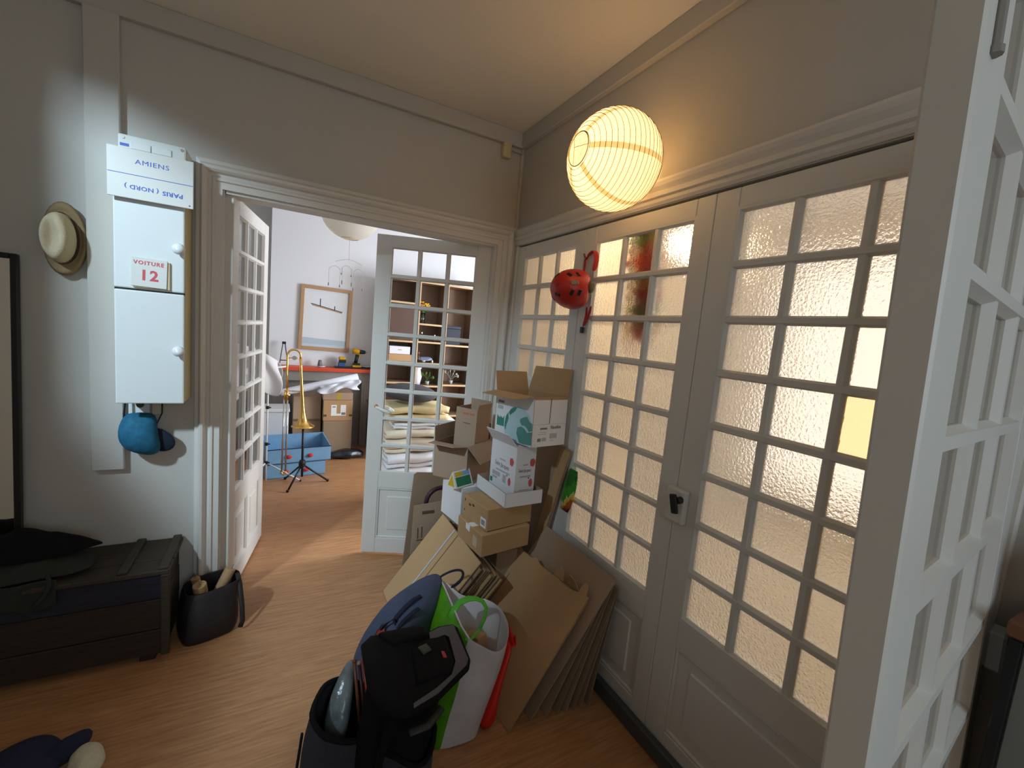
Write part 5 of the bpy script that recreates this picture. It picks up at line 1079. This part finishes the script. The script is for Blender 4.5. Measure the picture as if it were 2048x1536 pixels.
boxpart(dc, 'body', DKW, 1.0, 1.34, 5.22, 5.55, 0.12, 0.66); boxpart(dc, 'top', DKW, 0.985, 1.355, 5.205, 5.56, 0.66, 0.69)
for x in (1.02, 1.29): 
    for y in (5.24, 5.50): boxpart(dc, 'leg', DKW, x, x + .03, y, y + .03, 0, 0.12)
# bookcase
bc = thing('bookcase', 'tall brown bookcase with pale edges along the far wall', 'bookcase', (1.8, 5.8, 0))
BX = (1.205, 1.60, 1.98, 2.40)
for x in BX:
    g = G(); g.box(x - .012, x + .012, 5.614, 5.99, 0, 2.24); u_ = g.build('upright', BKW, bc); g = G(); g.box(x - .0125, x + .0125, 5.605, 5.615, 0, 2.24); g.build('pale_edge', BKE, u_)
g = G(); g.box(1.2, 2.41, 5.985, 5.995, 0, 2.24); g.build('back_panel', BKW, bc)
for i, zs in enumerate(((0.45, 0.90, 1.17, 1.445, 1.94, 2.23), (0.45, 0.86, 1.165, 1.45, 1.685, 2.23), (0.45, 0.88, 1.14, 1.43, 2.23))):
    for z in zs:
        a, b = BX[i] + .012, BX[i + 1] - .012
        g = G(); g.box(a, b, 5.614, 5.985, z - .011, z + .011); sh = g.build('shelf', BKW, bc); g = G(); g.box(a, b, 5.605, 5.615, z - .0115, z + .0115); g.build('pale_edge', BKE, sh)
boxpart(bc, 'door', DKW, 1.215, 1.59, 5.64, 5.655, 1.455, 1.93)
# things on the shelves
va = thing('flower_vase', 'clear glass vase with yellow and pink flowers on the bookcase shelf', 'vase', (1.70, 5.76, 1.697))
g = G(); g.lathe([(0.0, 0), (0.028, 0), (0.026, 0.06), (0.032, 0.14), (0.031, 0.14), (0.024, 0.06), (0.026, 0.004)], T(1.70, 5.76, 1.697), 16); g.build('glass', tg, va, smooth=True)
GRL = M('dark_green_leaf', (0.03, 0.10, 0.03), 0.6)
for k in range(5):
    a = k * 1.3; top = Vector((1.70 + 0.045 * math.cos(a), 5.76 + 0.03 * math.sin(a), 1.93 + 0.02 * (k % 3)))
    g = G(); g.tube([(1.70, 5.76, 1.71), lerp((1.70, 5.76, 1.75), top, .5), top], 0.003, 5); g.build('stem', GRL, va)
    g = G(); q = lerp((1.70, 5.76, 1.80), top, .5); g.ball(q + Vector((0.02 * math.cos(a + 1), 0, 0)), (0.022, 0.008, 0.035), 8, 6, RZ(a * 57) @ RX(30)); g.build('leaf', GRL, va, smooth=True)
    mcol = [M('yellow_petals', (0.80, 0.50, 0.03), 0.6), M('pink_petals', (0.65, 0.30, 0.28), 0.6), M('orange_petals', (0.70, 0.25, 0.05), 0.6)][(0, 1, 0, 2, 0)[k]] if k < 4 else bpy.data.materials['yellow_petals']
    g = G(); R_2 = []
    for i, (rr, zz) in enumerate(((0.006, -.01), (0.030, 0.004), (0.040, 0.016), (0.012, 0.012), (0.004, 0.02))): R_2.append([top + Vector((rr * (1 + .35 * math.cos(6 * t)) * math.cos(t), rr * (1 + .35 * math.cos(6 * t)) * math.sin(t), zz)) for t in [2 * PI * j / 24 for j in range(24)]])
    g.loft(R_2); g.build('flower', mcol, va, smooth=True)
nb = thing('navy_box', 'dark navy box on the right bay of the bookcase', 'box', (2.12, 5.75, 1.441)); boxpart(nb, 'box', M('navy_board', (0.012, 0.016, 0.03), 0.6), 2.0, 2.22, 5.66, 5.9, 1.441, 1.66); boxpart(nb, 'lid', M('navy_lid', (0.016, 0.022, 0.04), 0.6), 1.997, 2.223, 5.657, 5.903, 1.66, 1.70)
wb = thing('white_box', 'white box lying upon a brown one in the left bay of the bookcase', 'box', (1.35, 5.72, 1.28)); boxpart(wb, 'box', M('white_blue_card', (0.70, 0.72, 0.80), 0.6), 1.25, 1.52, 5.63, 5.85, 1.275, 1.375); boxpart(wb, 'print', REDINK2, 1.36, 1.41, 5.6285, 5.6305, 1.325, 1.333, bev=.0005)
bb2 = thing('brown_box', 'flat brown box under the white box in the left bay of the bookcase', 'box', (1.38, 5.72, 1.182)); boxpart(bb2, 'box', KRAFT, 1.24, 1.54, 5.62, 5.87, 1.182, 1.273)
for k, (x, z, sc, lab) in enumerate(((1.68, 1.462, 1.0, 'small dark bottle on the middle shelf below the vase'), (1.86, 1.462, 0.8, 'smaller dark bottle right of the other below the vase'))):
    b_ = thing('small_bottle', lab, 'bottle', (x, 5.7, z)); g = G(); g.lathe([(0, 0), (0.026 * sc, 0), (0.026 * sc, 0.05 * sc), (0.010 * sc, 0.075 * sc), (0.010 * sc, 0.10 * sc), (0, 0.10 * sc)], T(x, 5.7, z), 14); g.build('bottle', M('dark_glass_bottle', (0.03, 0.035, 0.03), 0.15), b_, smooth=True)
    g = G(); g.lathe([(0, 0.10 * sc), (0.012 * sc, 0.10 * sc), (0.012 * sc, 0.118 * sc), (0, 0.118 * sc)], T(x, 5.7, z), 12); g.build('cap', STEEL, b_)
bo = thing('carafe', 'dark stoppered bottle beside the blue plate on the middle shelf', 'bottle', (1.66, 5.72, 1.177)); g = G(); g.lathe([(0, 0), (0.04, 0), (0.042, 0.05), (0.014, 0.09), (0.013, 0.11)], T(1.66, 5.72, 1.177), 16); g.build('bottle', M('brown_glass', (0.08, 0.045, 0.03), 0.15), bo, smooth=True); g = G(); g.ball((1.66, 5.72, 1.30), 0.018, 12, 8); g.build('stopper', M('red_stopper', (0.30, 0.06, 0.04), 0.4), bo, smooth=True)
tag(G().lathe([(0, 0), (0.05, 0), (0.11, 0.018), (0.112, 0.022), (0.05, 0.006), (0, 0.006)], T(1.73, 5.70, 1.215) @ RX(12), 24).build('blue_plate', M('blue_white_china', (0.40, 0.50, 0.72), 0.25), smooth=True), 'pale blue plate on the middle shelf of the bookcase', 'plate')
tag(G().lathe([(0, 0), (0.02, 0), (0.045, 0.035), (0.043, 0.035), (0.018, 0.004)], T(1.73, 5.72, 1.177), 18).build('small_bowl', PORC, smooth=True), 'small bowl under the pale blue plate', 'bowl')
tag(G().lathe([(0, 0), (0.014, 0), (0.013, 0.02), (0.008, 0.035), (0, 0.04)], T(1.845, 5.68, 1.177), 12).build('white_figurine', PORC, smooth=True), 'tiny white figurine right of the blue plate', 'figurine')
wv = thing('white_vase', 'white porcelain vase with flared neck on the lower bookcase shelf', 'vase', (1.66, 5.74, 0.872)); g = G(); g.lathe([(0, 0), (0.045, 0), (0.05, 0.04), (0.065, 0.11), (0.05, 0.17), (0.042, 0.20), (0.062, 0.235), (0.058, 0.235), (0.036, 0.2), (0.04, 0.17)], T(1.66, 5.72, 0.872), 22); g.build('vase', M('white_china', (0.72, 0.73, 0.78), 0.25), wv, smooth=True)
def potted(name, lab, x, y, z, n, s, m):
    p_ = thing(name, lab, 'plant', (x, y, z)); g = G(); g.lathe([(0, 0), (0.022, 0), (0.03, 0.05), (0.026, 0.05), (0.02, 0.01)], T(x, y, z), 14); g.build('pot', M(name + '_pot', (0.4, 0.4, 0.38), 0.4), p_, smooth=True)
    for k in range(n):
        a = k * 2.4; e = Vector((x + s * .6 * math.cos(a), y + s * .5 * math.sin(a), z + 0.05 + s * (0.4 + 0.6 * ((k * 7) % 5) / 5)))
        g = G(); g.tube([(x, y, z + .04), lerp((x, y, z + .09), e, .5), e], 0.002, 4); g.ball(e, (0.018, 0.006, 0.022), 8, 6, RZ(a * 57)); g.build('leaf', m, p_, smooth=True)
potted('green_plant', 'small green leafy plant beside the white vase', 1.80, 5.70, 0.872, 8, 0.13, M('fresh_leaf', (0.08, 0.22, 0.03), 0.5))
potted('pale_plant', 'plant with pale round leaves at the right of the bookcase', 2.14, 5.70, 0.892, 9, 0.16, M('pale_leaf', (0.42, 0.42, 0.36), 0.6))
# linen pile behind the open right leaf
be = thing('bench', 'low dark wooden bench carrying the linen pile', 'bench', (1.1, 3.65, 0)); boxpart(be, 'seat', DKW, 0.74, 1.50, 3.38, 4.0, 0.29, 0.33)
for x in (0.77, 1.43):
    for y in (3.41, 3.93): boxpart(be, 'leg', DKW, x, x + .04, y, y + .04, 0, 0.29)
def folded(lab, cx, cy, w_, d_, z, h, n, m, seed, group='folded linen in the pile behind the glazed door'):
    # one cloth folded n times: a serpentine section swept across the width
    path = []
    lh = h / n
    for k in range(n):
        z_ = lh * (k + .5); xs = [-1, -.6, -.2, .2, .6, 1] if k % 2 == 0 else [1, .6, .2, -.2, -.6, -1]
        for q in xs: path.append((q * d_ / 2 * (1 - .05 * mnoise.noise(Vector((k * 3.1, seed, 0)))), z_))
        if k < n - 1: sgn = 1 if k % 2 == 0 else -1; path.append((sgn * (d_ / 2 + lh * .55), lh * (k + 1)))
    def fn(u, v):
        i = min(int(u * (len(path) - 1)), len(path) - 2); f = u * (len(path) - 1) - i
        y = path[i][0] * (1 - f) + path[i + 1][0] * f; zz = path[i][1] * (1 - f) + path[i + 1][1] * f
        x = (v - .5) * w_; e = 1 - 0.10 * abs(2 * v - 1) ** 6
        nz = mnoise.noise(Vector((x * 6 + seed, y * 6, zz * 12)))
        return Vector((cx + x + 0.015 * mnoise.noise(Vector((zz * 40, y * 5, seed))), cy + y * e + 0.012 * nz, z + zz * e + 0.016 * nz + h * .05))
    g = G(); g.grid(fn, (len(path) - 1) * 2, 16)
    return tag(g.build('folded_linen', m, smooth=True, solid=lh * 0.72), lab, 'linen', group)
LINW = M('white_linen', (0.72, 0.72, 0.74), 0.9, vary=0.04, vs=8, bump=0.1, bs=25); LINC = M('cream_linen', (0.68, 0.60, 0.47), 0.9, vary=0.05, vs=8, bump=0.1, bs=25); LINY = M('pale_yellow_quilt', (0.66, 0.52, 0.27), 0.9, vary=0.06, vs=6, bump=0.2, bs=14)
folded('white folded sheets at the bottom of the linen pile', 1.10, 3.68, 0.62, 0.42, 0.335, 0.12, 3, LINW, 1.0)
folded('white crumpled linen second from the bottom of the pile', 1.11, 3.68, 0.60, 0.40, 0.46, 0.12, 3, LINW, 2.0)
folded('cream rolled blanket with thin folds in the middle of the pile', 1.09, 3.68, 0.60, 0.38, 0.585, 0.20, 5, LINC, 3.0)
folded('white folded sheet under the yellow quilt', 1.14, 3.68, 0.56, 0.38, 0.79, 0.05, 2, LINW, 4.0)
folded('pale yellow quilt folded in two under the dark pillow', 1.07, 3.68, 0.52, 0.36, 0.845, 0.135, 2, LINY, 5.0)
pi_ = tag(G().ball((1.02, 3.68, 1.075), (0.245, 0.20, 0.078), 32, 16, RY(4), 0.08, 5).build('pillow', M('charcoal_pillow', (0.055, 0.052, 0.058), 0.9, vary=0.15, vs=12), smooth=True, sub=1), 'dark charcoal pillow on top of the linen pile', 'pillow')

# ================================================================ ROOM BEHIND THE FROSTED DOORS
point('globe_lamp_light', (1.78, 1.715, 2.235), 28, 0.06, LAMPCOL)
pdl = thing('globe_lamp', 'glowing warm bulb behind the frosted glass of the upper right pane', 'lamp', (1.78, 1.62, 2.9))
g = G(); g.ball((1.78, 1.715, 2.235), 0.05, 18, 12); g.build('bulb', emission('warm_bulb', (1.0, 0.72, 0.36), 25.0), pdl, smooth=True)
g = G(); g.tube([(1.78, 1.715, 2.28), (1.78, 1.715, 2.95)], 0.005, 6); g.build('cord', PORC, pdl)
gl = thing('flower_garland', 'string of bright paper flowers hanging behind the frosted glass', 'garland', (1.475, 1.53, 2.2))
cols = [(0.10, 0.55, 0.03), (0.85, 0.50, 0.01), (0.75, 0.02, 0.02), (0.85, 0.25, 0.01), (0.75, 0.03, 0.10), (0.25, 0.45, 0.35), (0.85, 0.50, 0.02), (0.70, 0.05, 0.08), (0.65, 0.08, 0.10), (0.12, 0.42, 0.12), (0.18, 0.50, 0.04), (0.75, 0.55, 0.03), (0.65, 0.02, 0.15)]
g = G(); g.tube([(1.452, 1.515, 2.20), (1.452, 1.515, 1.70)], 0.003, 5); g.build('string', PORC, gl)
for k in range(26):
    z = 2.155 - 0.44 * k / 25; c = cols[min(12, k // 2)]; a = k * 2.4
    g = G(); cc = Vector((1.455 + 0.008 * math.cos(a), 1.508 + 0.048 * math.sin(a) - 0.02 * (k > 6), z)); R_2 = []
    for rr, dx in ((0.004, -.014), (0.036, -0.004), (0.046, 0.004), (0.036, 0.012), (0.004, 0.008)): R_2.append([cc + Vector((dx, rr * (1 + .25 * math.cos(5 * t)) * math.cos(t), rr * (1 + .25 * math.cos(5 * t)) * math.sin(t))) for t in [2 * PI * j / 20 for j in range(20)]])
    nm = 'petal_colour_%d' % (k // 2)
    g.loft(R_2); g.build('flower', bpy.data.materials.get(nm) or paper_lamp(nm, c), gl, smooth=True)
yc = thing('yellow_curtain', 'yellow curtain panel behind the right frosted panes', 'curtain', (1.75, 0.35, 2.3))
g = G(); g.grid(lambda u, v: Vector((1.62 + 0.012 * math.sin(v * 26), 0.22 + 0.26 * v, 2.3 - 2.25 * u)), 4, 30); g.build('fabric', paper_lamp('yellow_curtain_cloth', (0.85, 0.58, 0.20)), yc, smooth=True)
